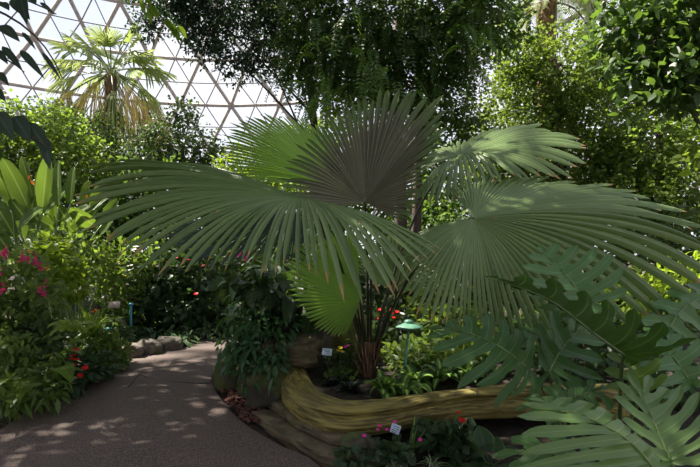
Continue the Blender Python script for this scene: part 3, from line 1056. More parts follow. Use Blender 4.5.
# ================================================================== split-leaf philodendrons
PB = np.array([1.62, 3.55, .06])
ph = empty('philodendron', PB, 'split-leaf philodendron with dark lobed leaves over the log end', 'plant')
split_leaf(ph, M['philo'], [(532, 372, 2.95), (505, 350, 2.95), (470, 333, 3.05), (440, 328, 3.2)], [
    (.02, 533, 398, 2.85), (.06, 510, 396, 2.82), (.12, 494, 407, 2.8), (.22, 476, 384, 2.85), (.34, 458, 388, 2.88), (.48, 441, 365, 2.95), (.62, 432, 349, 3.05), (.8, 426, 336, 3.15),
    (1.0, 428, 328, 3.25), (.82, 446, 318, 3.2), (.66, 468, 313, 3.15), (.52, 487, 313, 3.12), (.40, 503, 318, 3.1), (.28, 519, 328, 3.08), (.14, 531, 338, 3.05)], stem=PB, rib=.007, arch=.05)
split_leaf(ph, M['philo'], [(549, 374, 3.0), (560, 352, 3.05), (578, 330, 3.15), (592, 316, 3.25)], [
    (.02, 530, 398, 2.9), (.05, 540, 345, 3.1), (.2, 538, 322, 3.2), (.4, 552, 308, 3.25), (.65, 570, 302, 3.3), (1.0, 598, 304, 3.35), (.8, 610, 322, 3.25), (.55, 606, 342, 3.15), (.35, 603, 360, 3.05), (.18, 605, 378, 2.95), (.1, 590, 388, 2.9), (.04, 578, 394, 2.85), (.02, 566, 392, 2.85)], stem=PB, rib=.007, arch=.05)
split_leaf(ph, M['philo'], [(584, 302, 2.95), (572, 282, 3.00), (556, 264, 3.10), (540, 250, 3.20)], [
    (.0, 560, 318, 2.85), (.02, 538, 308, 2.85), (.12, 525, 292, 2.90), (.28, 520, 280, 2.95), (.5, 522, 266, 3.05), (.75, 527, 254, 3.15), (1.0, 538, 246, 3.25), (.85, 556, 243, 3.20), (.65, 577, 245, 3.15), (.45, 595, 247, 3.10), (.28, 612, 253, 3.05), (.12, 624, 268, 3.00), (.03, 628, 290, 2.90), (.0, 618, 312, 2.85)], stem=PB, rib=.007, arch=.03)
# edge-on leaf, its underside colour darkened for shadow and lit through
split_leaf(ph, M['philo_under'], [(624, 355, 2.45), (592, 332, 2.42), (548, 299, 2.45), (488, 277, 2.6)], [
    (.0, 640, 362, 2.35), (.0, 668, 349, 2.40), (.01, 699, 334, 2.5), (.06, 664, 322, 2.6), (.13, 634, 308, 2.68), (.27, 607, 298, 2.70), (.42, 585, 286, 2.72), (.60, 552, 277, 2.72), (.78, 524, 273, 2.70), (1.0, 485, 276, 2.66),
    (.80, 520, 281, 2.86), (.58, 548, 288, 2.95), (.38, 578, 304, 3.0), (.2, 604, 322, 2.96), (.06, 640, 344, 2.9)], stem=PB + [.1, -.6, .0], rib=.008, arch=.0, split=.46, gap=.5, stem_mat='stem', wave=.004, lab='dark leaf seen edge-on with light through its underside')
split_leaf(ph, M['philo_yel'], [(644, 398, 2.75), (636, 376, 2.8), (628, 356, 2.9), (622, 345, 3.0)], [
    (.0, 622, 398, 2.65), (.1, 606, 386, 2.7), (.3, 604, 368, 2.8), (.55, 606, 354, 2.9), (.8, 612, 343, 3.0), (1., 622, 338, 3.05), (.8, 636, 340, 3.0), (.55, 650, 346, 2.9), (.3, 662, 358, 2.8), (.1, 668, 376, 2.72), (.0, 662, 394, 2.65)], stem=PB + [.2, -.4, 0], rib=.006, lab='yellow-green younger leaf')
split_leaf(ph, M['philo'], [(690, 382, 2.9), (676, 360, 2.95), (660, 345, 3.05), (645, 332, 3.2)], [
    (.0, 660, 398, 2.75), (.1, 640, 386, 2.8), (.3, 628, 368, 2.9), (.55, 630, 350, 3.05), (.8, 634, 336, 3.2), (1., 645, 326, 3.3), (.8, 662, 328, 3.2), (.55, 682, 332, 3.1), (.3, 702, 342, 3.0), (.1, 716, 362, 2.9), (.0, 714, 386, 2.8)], stem=PB + [.3, -.3, 0], rib=.006)
split_leaf(ph, M['philo'], [(668, 330, 3.3), (680, 312, 3.35), (696, 300, 3.45), (716, 290, 3.6)], [
    (.0, 640, 344, 3.2), (.1, 642, 318, 3.3), (.3, 652, 302, 3.4), (.55, 668, 290, 3.5), (.8, 690, 282, 3.6), (1., 722, 284, 3.7), (.8, 728, 300, 3.6), (.55, 724, 318, 3.5), (.3, 714, 334, 3.4), (.1, 700, 346, 3.3), (.0, 680, 352, 3.2)], stem=PB + [.4, .1, 0], rib=.006)
split_leaf(ph, M['philo'], [(592, 392, 2.8), (570, 398, 2.75), (548, 402, 2.75), (528, 408, 2.8)], [
    (.0, 612, 408, 2.7), (.1, 594, 418, 2.65), (.3, 572, 424, 2.65), (.55, 548, 424, 2.68), (.8, 526, 420, 2.72), (1., 514, 410, 2.8), (.8, 524, 398, 2.85), (.55, 546, 386, 2.9), (.3, 570, 380, 2.9), (.1, 592, 378, 2.9), (.0, 610, 388, 2.85)], stem=PB + [.0, -.3, 0], rib=.006)
split_leaf(ph, M['philo'], [(555, 345, 3.4), (540, 335, 3.4), (522, 330, 3.45), (505, 332, 3.5)], [
    (.0, 560, 362, 3.3), (.2, 540, 354, 3.3), (.5, 520, 348, 3.35), (.8, 506, 342, 3.4), (1., 498, 334, 3.5), (.8, 508, 324, 3.55), (.5, 524, 318, 3.6), (.2, 542, 318, 3.6), (.0, 560, 326, 3.5)], stem=PB, rib=.006)

PB2 = np.array([1.55, 2.05, .0])
pf = empty('philodendron', PB2, 'nearest split-leaf philodendron with big pale leaves in the bottom corner', 'plant')
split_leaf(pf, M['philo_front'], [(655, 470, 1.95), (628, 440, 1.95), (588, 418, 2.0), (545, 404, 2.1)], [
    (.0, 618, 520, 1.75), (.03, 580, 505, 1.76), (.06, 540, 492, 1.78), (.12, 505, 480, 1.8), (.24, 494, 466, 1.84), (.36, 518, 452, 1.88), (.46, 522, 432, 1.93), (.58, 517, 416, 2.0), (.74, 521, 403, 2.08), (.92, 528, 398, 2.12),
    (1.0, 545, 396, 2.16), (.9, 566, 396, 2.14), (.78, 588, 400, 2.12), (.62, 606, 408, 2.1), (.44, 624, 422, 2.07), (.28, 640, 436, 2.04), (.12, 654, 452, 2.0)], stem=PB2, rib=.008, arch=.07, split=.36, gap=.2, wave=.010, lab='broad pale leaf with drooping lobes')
split_leaf(pf, M['philo_front'], [(671, 462, 2.1), (662, 440, 2.15), (650, 412, 2.25), (640, 392, 2.35)], [
    (.0, 640, 470, 2.0), (.05, 634, 442, 2.1), (.2, 622, 418, 2.2), (.4, 614, 396, 2.3), (.62, 616, 380, 2.4), (.8, 628, 372, 2.45), (1.0, 650, 374, 2.45), (.8, 668, 388, 2.4), (.55, 682, 384, 2.4), (.35, 700, 392, 2.3), (.18, 712, 408, 2.2), (.06, 716, 430, 2.1), (.0, 708, 456, 2.05)], stem=PB2 + [.1, .1, 0], rib=.008, arch=.05, split=.3)
split_leaf(pf, M['philo'], [(600, 480, 2.15), (575, 462, 2.15), (545, 452, 2.2), (515, 452, 2.3)], [
    (.0, 600, 505, 2.0), (.15, 570, 495, 2.05), (.4, 535, 485, 2.1), (.7, 508, 474, 2.2), (1., 492, 456, 2.35), (.7, 512, 436, 2.4), (.4, 545, 428, 2.4), (.15, 575, 436, 2.35), (.0, 600, 455, 2.3)], stem=PB2 + [-.1, .1, 0], rib=.006)
# ================================================================== helpers for the trees
def compound(g, p, d, L, n=11, lw=.028, ll=.11, droop=.5):
    """pinnate leaves: a drooping rachis with paired leaflets"""
    p, d = np.atleast_2d(p), np.atleast_2d(d)
    m = len(p)
    L = np.broadcast_to(np.asarray(L, float), (m,))
    t = np.linspace(.12, 1, n)
    q = p[:, None] + d[:, None] * (L[:, None] * t * (1 - .3 * t))[..., None]
    q[..., 2] -= droop * L[:, None] * t ** 2
    ax = vn(np.gradient(q, axis=1))
    side = vn(np.cross(ax, np.array([0, 0, 1.]) + rnd(-.3, .3, (m, 1, 3))))
    up = vn(np.cross(side, ax))
    v = rng.random(m)
    for s in (-1, 1):
        dd = vn(side * s + ax * .35)
        k = (1 - .5 * np.abs(t - .45))[None] * np.ones((m, 1))
        leaves(g, q.reshape(-1, 3), dd.reshape(-1, 3), up.reshape(-1, 3), (ll * k).ravel(), (lw * k).ravel(), 'ovate', 2, .15, .1, var=np.repeat(v, n))
    return g


def tree(name, label, cat, blobs, n, L, W, mat, base, r0, mat2='bark', nb=8, prof='ovate', shell=.3, cluster=4, droop=.2, group=None, wood_to=None, seg=2, upn=.6, out=.7):
    B = [(*P(b[0], b[1], b[2]), *b[3:]) for b in blobs]
    base = np.asarray(base, float)
    t = empty(name, base, label, cat, group)
    leafy(t, mat, B, n, L, W, prof, seg, droop, shell, cluster, out, upn, .12)
    c = np.mean([b[:3] for b in B], axis=0) if wood_to is None else np.asarray(wood_to, float)
    tt = np.linspace(0, 1, 12)
    g = Geo()
    c2 = base * .5 + c * .5 + [rnd(-.2, .2), rnd(-.2, .2), 0]
    tr = bez(base, c2, c, tt)
    tube(g, tr, r0 * (1 - .5 * tt) * (1 + .05 * np.sin(tt * 17)), 9)
    g.build('trunk', M[mat2], t)
    for i in range(nb):
        b = np.array(B[i % len(B)])
        e = b[:3] + rdir(1)[0] * b[3:] * .5
        s = tr[rng.integers(5, 12)]
        g = Geo()
        tube(g, bez(s, s * .5 + e * .5 + [0, 0, .25], e, np.linspace(0, 1, 8)), r0 * .22 * np.linspace(1, .2, 8), 6)
        g.build('branch', M[mat2], t)
    return t, B


def fan_at(parent, mat, hub, axis, normal, R, half, n, split=.5, droop=.25, pleat=.25, name='frond', jitter=.03):
    hub, axis, normal = (np.asarray(x, float) for x in (hub, axis, normal))
    axis = vn(axis)
    side = vn(np.cross(axis, normal))
    th = np.linspace(-half, half, n)
    rr_ = R * (1 - .25 * (np.abs(th) / half) ** 2)
    D = np.cos(th)[:, None] * axis + np.sin(th)[:, None] * side
    T = hub + D * rr_[:, None] - np.array([0, 0, 1.]) * (droop * R * (.5 + np.abs(th) / half * .5))[:, None]
    S = hub + D * .01
    C = hub + D * (rr_ * .55)[:, None]
    g = Geo()
    blade(g, S, C, T, split, fan_lobe, 7, pleat, 3, jitter, .08)
    return g.build(name, mat, parent)


# ================================================================== far fan palm (left, below the dome)
FD = 17.0
fc = P(111, 72, FD)
fp = empty('fan_palm', (fc[0] - .2, FD, 0), 'tall sunlit fan palm with dry hanging fronds beneath the dome glass', 'palm')
g = Geo()
tube(g, np.array([[fc[0] - .2 + .2 * t, FD, fc[2] * t] for t in np.linspace(0, 1, 14)]), np.linspace(.26, .2, 14), 10)
g.build('trunk', M['fibre'], fp)
g = Geo()
nn = 1700
a = rnd(0, 2 * PI, nn); hh = rnd(0, .82, nn) * fc[2]
o = np.stack([np.cos(a), np.sin(a), np.zeros(nn)], 1)
leaves(g, np.stack([np.full(nn, fc[0] - .1), np.full(nn, FD), hh], 1) + o * rnd(.25, .5, (nn, 1)), vn(o * .6 + rdir(nn) * .5 + [0, 0, -.5]), o + [0, 0, .4], .15 * rnd(.7, 1.3, nn), .07, 'heart', 2, .2)
g.build('ivy', M['vine2'], fp)
FR = []
for i in range(26):
    FR.append((i * 2.39996, 62 - 68 * i / 26 + rnd(-8, 8), rnd(.85, 1.25), rnd(.95, 1.25), rnd(.8, 1.15), 'palm_far', .25 + .35 * i / 26, .34))
for i in range(20):
    FR.append((i * 2.39996 + 1, -22 - 30 * (i % 5) / 5 + rnd(-6, 6), rnd(.9, 1.6), rnd(1.1, 1.5), rnd(.4, .65), ('palm_dry', 'palm_far', 'palm_dry')[i % 3], 1.1, .10))
for az_, el, ln, R, half, mt, dr, sp_ in FR:
    el = math.radians(el)
    h = np.array([math.cos(az_), math.sin(az_), 0])
    ax3 = h * math.cos(el) + np.array([0, 0, math.sin(el)])
    hub = fc + ax3 * ln + np.array([0, 0, -.1 * ln])
    nr = -h * math.sin(el) + np.array([0, 0, math.cos(el)]) + rnd(-.5, .5, 3) + np.array([0, -.5, 0])
    fr = fan_at(fp, M[mt], hub, ax3 + [0, 0, -.15], nr, R, half * 1.15, 24, sp_, dr, .4, jitter=.05)
    g = Geo()
    tube(g, bez(fc, (fc + hub) / 2 + [0, 0, .12], hub, np.linspace(0, 1, 6)), .022, 5)
    g.build('petiole', M['palestem'], fr)

# ================================================================== canopy trees
# fine-leaved dark tree, upper left of centre
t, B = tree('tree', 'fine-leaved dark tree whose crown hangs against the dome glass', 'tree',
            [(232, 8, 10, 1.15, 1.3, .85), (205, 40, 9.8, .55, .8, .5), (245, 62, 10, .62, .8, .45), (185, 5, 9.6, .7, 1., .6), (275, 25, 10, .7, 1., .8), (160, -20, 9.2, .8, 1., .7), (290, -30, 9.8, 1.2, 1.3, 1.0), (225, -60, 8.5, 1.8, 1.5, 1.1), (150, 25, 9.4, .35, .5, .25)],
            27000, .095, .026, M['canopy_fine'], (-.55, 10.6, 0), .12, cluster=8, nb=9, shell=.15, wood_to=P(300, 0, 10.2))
g = Geo()
for px, py, n in ((142, -3, 2), (168, 22, 4), (176, 26, 3), (150, 6, 3)):
    p = P(px, py, 5.2)
    leaves(g, np.repeat(p[None], n, 0) + rnd(-.03, .03, (n, 3)), vn(rdir(n) * .35 + [.25, 0, -.8]), rdir(n) * .4 + [0, -1, .3], .16, .033, 'lance', 4, .1)
tube(g, bez(P(120, -60, 5.6), P(150, -20, 5.3), P(174, 24, 5.2), np.linspace(0, 1, 12)), .006, 5)
tube(g, bez(P(120, -60, 5.6), P(60, -150, 7), P(150, -60, 8.8), np.linspace(0, 1, 12)), .015, 5)
g.build('spray', M['limeleaf'], t)

# pinnate tree hanging over the palm
TB = [(330, 20, 9, 1.0, 1.1, .9), (380, 40, 9.4, 1.0, 1.0, .9), (430, 30, 9.2, 1.0, 1.1, 1.0), (340, 80, 9.2, .8, .8, .5), (300, 60, 9.4, .5, .7, .6), (440, 90, 9.6, .65, .8, .75), (470, 20, 9, .7, .9, 1.0), (385, 90, 9.8, .7, .7, .5),
      (360, -60, 8.9, 2.2, 1.3, 1.0), (470, -60, 8.8, 1.2, 1.2, .8), (505, 25, 9.4, .55, .6, .6), (465, 130, 9.8, .5, .6, .5)]
t, B = tree('tree', 'dark tree with twin trunks and hanging feathery leaves above the palm', 'tree', TB, 24000, .12, .04, M['canopy'], P(402, 242, 10.5) * [1, 1, 0], .17, cluster=6, nb=9, shell=.2, wood_to=P(397, 20, 10.2))
g = Geo()
p0, p1 = P(412, 242, 10.6) * [1, 1, 0], P(418, 10, 10.2)
tube(g, bez(p0, p0 * .5 + p1 * .5 + [.15, 0, 0], p1, np.linspace(0, 1, 12)), np.linspace(.13, .07, 12), 8)
g.build('trunk', M['bark'], t)
g = Geo()
p, o = blob_points([(*P(b[0], b[1], b[2]), *b[3:]) for b in TB[:10]], 900, .3)
compound(g, p, vn(o * .5 + rdir(len(p)) * .4 + [0, -.25, -.25]), rnd(.45, .8, len(p)), 11, .024, .10, .55)
g.build('foliage', M['canopy'], t)
g = Geo()
pp = [(x, y) for x, y in ((330, 95), (345, 100), (352, 62), (370, 95), (378, 84), (320, 112), (300, 95), (312, 78), (362, 45), (348, 28), (480, 5), (470, 14), (490, 18), (465, 36), (500, 30), (372, 72), (338, 110), (392, 100), (460, 60), (478, 46), (325, 60), (408, 92))]
p = np.array([P(x, y - 14, 7.9 + rnd(0, .4)) for x, y in pp for _ in range(3)]) + rnd(-.12, .12, (len(pp) * 3, 3))
compound(g, p, vn(rdir(len(p)) * .6 + [-.2, -.3, -.2]), rnd(.5, .85, len(p)), 12, .027, .12, .7)
g.build('foliage', M['pinnate'], t)['label'] = 'bright drooping feathery leaves'

# vine-covered tree, right
t, B = tree('vine_covered_tree', 'tree smothered in sunlit yellow-green vine behind the right fronds', 'tree',
            [(560, 75, 10.5, 1.3, 1.0, 1.1), (525, 110, 10.3, .9, .8, 1.1), (600, 120, 10.4, 1.1, .9, 1.2), (560, 160, 10.2, 1.2, .9, 1.0), (520, 60, 10.6, .6, .7, .6), (600, 70, 10.8, .6, .7, .6), (500, 170, 10.2, .7, .8, .9), (540, 215, 10.2, 1.4, .9, 1.0)],
            26000, .095, .04, M['vine'], P(560, 242, 10.8) * [1, 1, 0], .2, cluster=4, nb=10, shell=.45, wood_to=P(555, 60, 10.6))
t, B = tree('vine_covered_tree', 'looser olive-green vine thicket filling the far right edge below dark leaves', 'tree',
            [(650, 150, 9.6, .9, .8, .9), (690, 190, 9.2, .9, .8, .9), (640, 210, 9.4, 1.1, .8, .9), (700, 130, 9.5, .8, .7, .7), (690, 240, 9, 1.1, .8, .8), (620, 175, 10, .8, .7, .8)],
            14000, .10, .04, M['vine2'], P(665, 242, 9.8) * [1, 1, 0], .12, cluster=4, nb=10, shell=.4, wood_to=P(660, 130, 9.7))
# dark large-leaved tree, upper right
t, B = tree('tree', 'dark broad-leaved tree reaching in at the upper right corner', 'tree',
            [(660, 20, 6.2, .55, .6, .35), (690, 65, 6.0, .5, .5, .35), (640, 70, 6.4, .45, .5, .3), (670, 95, 6.2, .5, .5, .25), (700, 20, 6, .5, .6, .5), (620, 15, 6.5, .4, .5, .25), (740, 60, 6, .6, .7, .7), (720, -60, 6, 1.2, .9, .8), (610, 40, 6.6, .25, .3, .2)],
            4200, .16, .045, M['canopy'], (5.6, 6.4, 0), .12, cluster=5, nb=14, prof='lance', shell=.2, seg=3, mat2='palebark', wood_to=P(720, 30, 6.2))
# feather palm whose crown shows at the top
fb = P(546, 4, 13)
pp_ = empty('feather_palm', (fb[0], 13, 0), 'feather palm with brown trunk and arching fronds at the top edge', 'palm')
g = Geo()
tube(g, np.array([[fb[0], 13, fb[2] * t] for t in np.linspace(0, 1, 14)]), .26 + .03 * np.sin(np.linspace(0, 40, 14)), 10)
g.build('trunk', M['fibre'], pp_)
for i in range(16):
    a = i * 2.39996
    el = rnd(-.1, .75)
    d = np.array([math.cos(a) * math.cos(el), math.sin(a) * math.cos(el), math.sin(el)])
    g = Geo()
    L_ = rnd(2.2, 3.0)
    compound(g, fb, d, L_, 34, .022, .42, .55)
    fr = g.build('frond', M['palm_far'], pp_)
    tq = np.linspace(0, 1, 10)
    q = fb + d[None] * (L_ * tq * (1 - .3 * tq))[:, None]
    q[:, 2] -= .55 * L_ * tq ** 2
    g = Geo()
    tube(g, q, np.linspace(.035, .008, 10), 5)
    g.build('petiole', M['fibre'], fr)

# far backdrop trees, each its own
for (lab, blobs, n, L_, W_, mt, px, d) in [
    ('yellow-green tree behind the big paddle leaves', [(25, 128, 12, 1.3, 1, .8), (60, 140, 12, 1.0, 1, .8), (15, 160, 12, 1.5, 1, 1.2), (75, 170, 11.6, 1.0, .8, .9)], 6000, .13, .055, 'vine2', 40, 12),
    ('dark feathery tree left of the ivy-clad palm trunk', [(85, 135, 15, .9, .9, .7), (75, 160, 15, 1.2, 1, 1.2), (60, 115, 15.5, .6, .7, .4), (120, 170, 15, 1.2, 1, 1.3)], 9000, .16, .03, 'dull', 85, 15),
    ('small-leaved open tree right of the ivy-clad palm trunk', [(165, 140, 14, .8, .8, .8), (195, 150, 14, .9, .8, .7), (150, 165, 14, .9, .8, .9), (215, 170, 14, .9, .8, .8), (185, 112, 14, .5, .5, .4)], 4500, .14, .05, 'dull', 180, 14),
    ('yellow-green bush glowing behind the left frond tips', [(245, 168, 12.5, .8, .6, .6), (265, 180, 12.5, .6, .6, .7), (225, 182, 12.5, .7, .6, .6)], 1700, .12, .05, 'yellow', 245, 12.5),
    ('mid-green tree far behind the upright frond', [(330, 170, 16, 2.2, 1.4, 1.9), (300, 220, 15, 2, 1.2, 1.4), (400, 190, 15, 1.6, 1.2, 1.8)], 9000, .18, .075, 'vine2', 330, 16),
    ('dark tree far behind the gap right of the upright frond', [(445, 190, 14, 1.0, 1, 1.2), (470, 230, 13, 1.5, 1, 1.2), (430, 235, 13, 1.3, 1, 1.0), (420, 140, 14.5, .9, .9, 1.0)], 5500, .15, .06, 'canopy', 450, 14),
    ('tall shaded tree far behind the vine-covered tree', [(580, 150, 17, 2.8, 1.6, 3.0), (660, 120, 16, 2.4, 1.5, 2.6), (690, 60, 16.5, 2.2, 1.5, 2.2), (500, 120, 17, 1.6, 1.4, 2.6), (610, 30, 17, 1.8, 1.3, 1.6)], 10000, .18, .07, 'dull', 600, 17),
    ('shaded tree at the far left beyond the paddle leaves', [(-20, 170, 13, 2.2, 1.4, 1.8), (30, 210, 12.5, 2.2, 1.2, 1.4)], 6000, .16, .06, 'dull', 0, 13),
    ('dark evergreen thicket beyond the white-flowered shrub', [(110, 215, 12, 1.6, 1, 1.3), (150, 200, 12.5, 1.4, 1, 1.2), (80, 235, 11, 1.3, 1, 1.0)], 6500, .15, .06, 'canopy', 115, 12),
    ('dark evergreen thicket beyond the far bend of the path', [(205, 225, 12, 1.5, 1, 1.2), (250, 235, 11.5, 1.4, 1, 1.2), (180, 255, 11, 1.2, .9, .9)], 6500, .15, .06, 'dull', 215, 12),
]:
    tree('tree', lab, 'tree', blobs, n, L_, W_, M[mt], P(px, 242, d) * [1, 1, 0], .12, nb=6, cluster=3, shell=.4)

# ================================================================== overhanging branch, top left, from a tree standing outside the frame
tb = np.array([-2.9, 2.5, 0])
ot = empty('overhanging_tree', tb, 'near dark-leaved branch hanging in at the top left corner', 'tree')
g = Geo()
tube(g, np.array([tb + [0, 0, 3.4 * t] + np.array([.1 * math.sin(t * 3), 0, 0]) for t in np.linspace(0, 1, 12)]), np.linspace(.09, .05, 12), 8)
g.build('trunk', M['bark'], ot)
g = Geo()
for pts in (((-2.85, 2.5, 2.9), P(20, -30, 2.5), P(62, 78, 2.4)), ((-2.85, 2.5, 2.7), P(-20, 30, 2.5), P(24, 72, 2.4)), ((-2.85, 2.5, 2.2), P(-30, 90, 2.5), P(52, 150, 2.4)), ((-2.85, 2.5, 3.0), P(-20, -30, 2.5), P(56, 14, 2.45))):
    tube(g, bez(*[np.asarray(x, float) for x in pts], np.linspace(0, 1, 14)), np.linspace(.012, .003, 14), 5)
g.build('twig', M['bark'], ot)
for (x0, y0, x1, y1, w_) in ((12, -2, 30, 18, .035), (20, -4, 27, 22, .03), (0, 2, 9, 9, .025), (30, -4, 36, 4, .02), (0, 25, 20, 40, .03), (22, 32, 36, 48, .012), (2, 46, 23, 69, .02), (20, 50, 45, 76, .02), (-4, 50, 8, 62, .02), (42, 52, 62, 79, .011), (-2, 72, 9, 84, .018),
                             (-4, 112, 14, 138, .045), (14, 116, 30, 140, .045), (28, 122, 53, 156, .035), (40, 2, 55, 14, .012), (44, 138, 50, 168, .03), (-6, 88, 6, 100, .02)):
    a, b = P(x0, y0, 2.45), P(x1, y1, 2.38 + rnd(-.05, .05))
    g = Geo()
    leaves(g, a, b - a, np.array([.2, -1, .5]) + rnd(-.2, .2, 3), np.linalg.norm(b - a), w_, 'ovate', 8, .06, .2, cross=5)
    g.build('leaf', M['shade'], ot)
# unseen crown added above and behind the camera to dapple path, cut frontal light
SHADE_CROWN = [(-2.9, 3.6, 5.2, 1.5, 1.4, .6), (-1.6, 4.6, 5.6, 1.3, 1.3, .6), (-4.2, 4.6, 5.4, 1.5, 1.3, .6), (-5.6, 4.2, 5.6, 1.4, 1.2, .6), (-3.0, 2.0, 5.2, 1.6, 1.2, .6), (-4.8, 2.6, 5.4, 1.4, 1.2, .6), (-1.2, 3.0, 5.6, 1.3, 1.2, .6),
      (-3.6, -.6, 3.6, 1.3, 1.3, 1.3), (-1.8, -2.4, 3.6, 1.4, 1.0, 1.2), (-1.0, -.8, 5.4, 1.6, 1.4, .7), (1.6, -.4, 5.6, 1.6, 1.4, .7), (-6.4, 6.2, 5.7, 1.4, 1.3, .5), (-5.2, 5.6, 6.1, 1.3, 1.1, .5), (-4.0, 5.0, 6.2, 1.2, 1.0, .5), (-5.6, 7.0, 6.3, 1.1, .9, .4)]
leafy(ot, M['shade'], SHADE_CROWN, 22000, .19, .05, 'ovate', 3, .1, .25, 4, .6, .6)
g = Geo()
for b in SHADE_CROWN:
    e = np.array(b[:3])
    tube(g, bez(tb + [0, 0, 3.3], (tb + [0, 0, 4.6]) * .5 + e * .5, e, np.linspace(0, 1, 10)), np.linspace(.05, .012, 10), 6)
g.build('branch', M['bark'], ot)
# ================================================================== left bed
hb = P(50, 242, 8.2) * [1, 1, 0]
hel = empty('paddle_leaved_plant', hb, 'tall clump of ribbed paddle leaves catching the sun on the left', 'plant')
for i, (x0, y0, x1, y1) in enumerate([(22, 196, 30, 158), (70, 205, 74, 162), (50, 200, 30, 178), (82, 232, 98, 208), (38, 240, 66, 222), (18, 228, 44, 206), (36, 190, 62, 168), (100, 235, 116, 214), (8, 236, 26, 220), (2, 200, 14, 172), (28, 208, 0, 152), (34, 204, 20, 150), (42, 212, 48, 148), (45, 215, 38, 164), (20, 215, -6, 176), (44, 214, 80, 176), (58, 208, 58, 154), (15, 238, -16, 188), (25, 240, 36, 190), (45, 236, 52, 188),
                                      (85, 212, 88, 176), (92, 214, 109, 174), (76, 218, 112, 192), (96, 228, 68, 206), (60, 232, 28, 214), (8, 250, -14, 222), (50, 252, 18, 234), (75, 238, 55, 200), (104, 222, 119, 196), (30, 226, 8, 196), (64, 222, 92, 204), (12, 206, -8, 160)]):
    d0 = 8.2 + rnd(-.5, .6)
    a, b = P(x0, y0, d0), P(x1, y1, d0 + rnd(-.35, .2))
    l = np.linalg.norm(b - a)
    g = Geo()
    leaves(g, a, b - a + np.array([0, 0, .12 * l]), np.array([rnd(-.5, .5), -1, .55]), l * 1.06, .135 * rnd(.75, 1.1), 'paddle', 10, .12, .3, .05, cross=7)
    lf = g.build('leaf', M['paddle'], hel)
    g = Geo()
    q0 = hb + rnd(-.35, .35, 3) * [1.6, 1, 0]
    tube(g, bez(q0, q0 * .5 + a * .5 + [0, 0, .25], a, np.linspace(0, 1, 8)), np.linspace(.028, .014, 8), 6)
    g.build('petiole', M['palestem'], lf)
g = Geo()
leaves(g, [P(28, 180, 7.6), P(34, 185, 7.6), P(86, 200, 7.6)], [(.3, 0, 1), (-.4, -.2, .8), (.2, 0, .9)], (0, -1, .3), .12, .02, 'lance', 3)
g.build('flower', M['orange'], hel)

t, B = shrub('flowering_shrub', 'leafy plant with magenta flower spikes at the left edge', 'shrub', [(15, 280, 5.1, .34, .3, .28), (38, 300, 5.0, .25, .25, .2), (-8, 300, 5, .3, .3, .3), (22, 262, 5.3, .22, .2, .16)], 900, .10, .03, M['bed'], stems=10)
for x0, y0, x1, y1 in ((6, 258, 6, 246), (2, 256, 4, 250), (23, 262, 23, 250), (28, 262, 27, 256), (35, 268, 35, 253), (40, 270, 40, 263), (44, 297, 46, 280), (40, 294, 39, 287), (2, 292, 3, 282), (-2, 276, 0, 268)):
    spike(t, M['pink'], P(x0, y0, 4.75), P(x1, y1, 4.75), .03, 20)
for x, y in ((20, 257), (24, 255), (30, 252), (46, 268), (48, 270), (18, 262)):
    blossom(t, M['orange'] if x % 4 else M['yellowflower'], P(x, y, 4.8), .028)
shrub('shrub', 'yellow-green round-leaved shrub right of the magenta flower spikes', 'shrub', [(58, 265, 6.2, .32, .3, .28), (68, 285, 6.1, .26, .25, .22), (50, 250, 6.3, .25, .25, .18)], 800, .09, .04, M['yellow'], stems=6, zup=.0, upn=1.4)
shrub('shrub', 'pale green sparse shrub with upright twigs under the paddle leaves', 'shrub', [(75, 255, 7.2, .45, .4, .4), (100, 270, 7.2, .4, .4, .4), (60, 240, 7.4, .4, .4, .3)], 650, .13, .022, M['vine2'], 'lance', stems=14, stem_mat='palestem')
big = rosette('large_leaved_plant', 'plant with large heart-shaped leaves below the magenta spikes', 'plant', P(32, 242, 4.6) * [1, 1, 0], 11, .27, .105, M['limeleaf'], 'heart', (.1, .9), .55, stem=.5, lift=.32, fold=.12)
shrub('shrub', 'dense low bed shrub with lance leaves at the left path edge', 'shrub', [(20, 365, 4.5, .33, .3, .26), (45, 385, 4.35, .26, .25, .2), (-5, 350, 4.6, .35, .35, .32), (15, 395, 4.15, .2, .2, .15)], 1000, .115, .021, M['bed'], 'lance', stems=14, shell=.3)
shrub('shrub', 'dark green bed shrub beneath the heart-shaped leaves', 'shrub', [(10, 325, 5.0, .4, .3, .25), (40, 340, 4.9, .3, .3, .2)], 700, .11, .03, M['dull'], stems=8, shell=.3)
t, B = shrub('flowering_shrub', 'low plant with a cluster of red flowers beside the path', 'shrub', [(75, 368, 5.0, .26, .22, .17), (95, 365, 5.3, .26, .22, .15), (62, 385, 4.8, .2, .2, .13)], 620, .10, .03, M['gloss'], stems=8, shell=.3)
for x, y in ((76, 350), (72, 359), (77, 360), (74, 366), (75, 370), (80, 376), (85, 368), (73, 356)):
    blossom(t, M['red'], P(x, y, 4.55), .036)
shrub('shrub', 'small leafy plant hugging the path edge past the red flowers', 'shrub', [(110, 352, 5.9, .26, .22, .15), (98, 345, 6.0, .3, .25, .2), (118, 362, 5.75, .15, .15, .08)], 600, .09, .03, M['bed'], stems=5, shell=.3)
t = empty('fern', P(76, 242, 5.3) * [1, 1, 0], 'yellow-green fern with feathery fronds in the left bed', 'fern')
for i in range(11):
    a = i * 2.4
    d = vn(np.array([math.cos(a) * .7, math.sin(a) * .7 - .15, rnd(.5, 1.0)]))
    g = Geo()
    compound(g, P(70, 332, 4.5), d, rnd(.30, .44), 20, .011, .065, .35)
    tube(g, bez(P(76, 242, 5.3) * [1, 1, 0] + rnd(-.02, .02, 3), P(73, 380, 5.0), P(70, 332, 4.5), np.linspace(0, 1, 6)), .005, 5)
    g.build('frond', M['fern'], t)
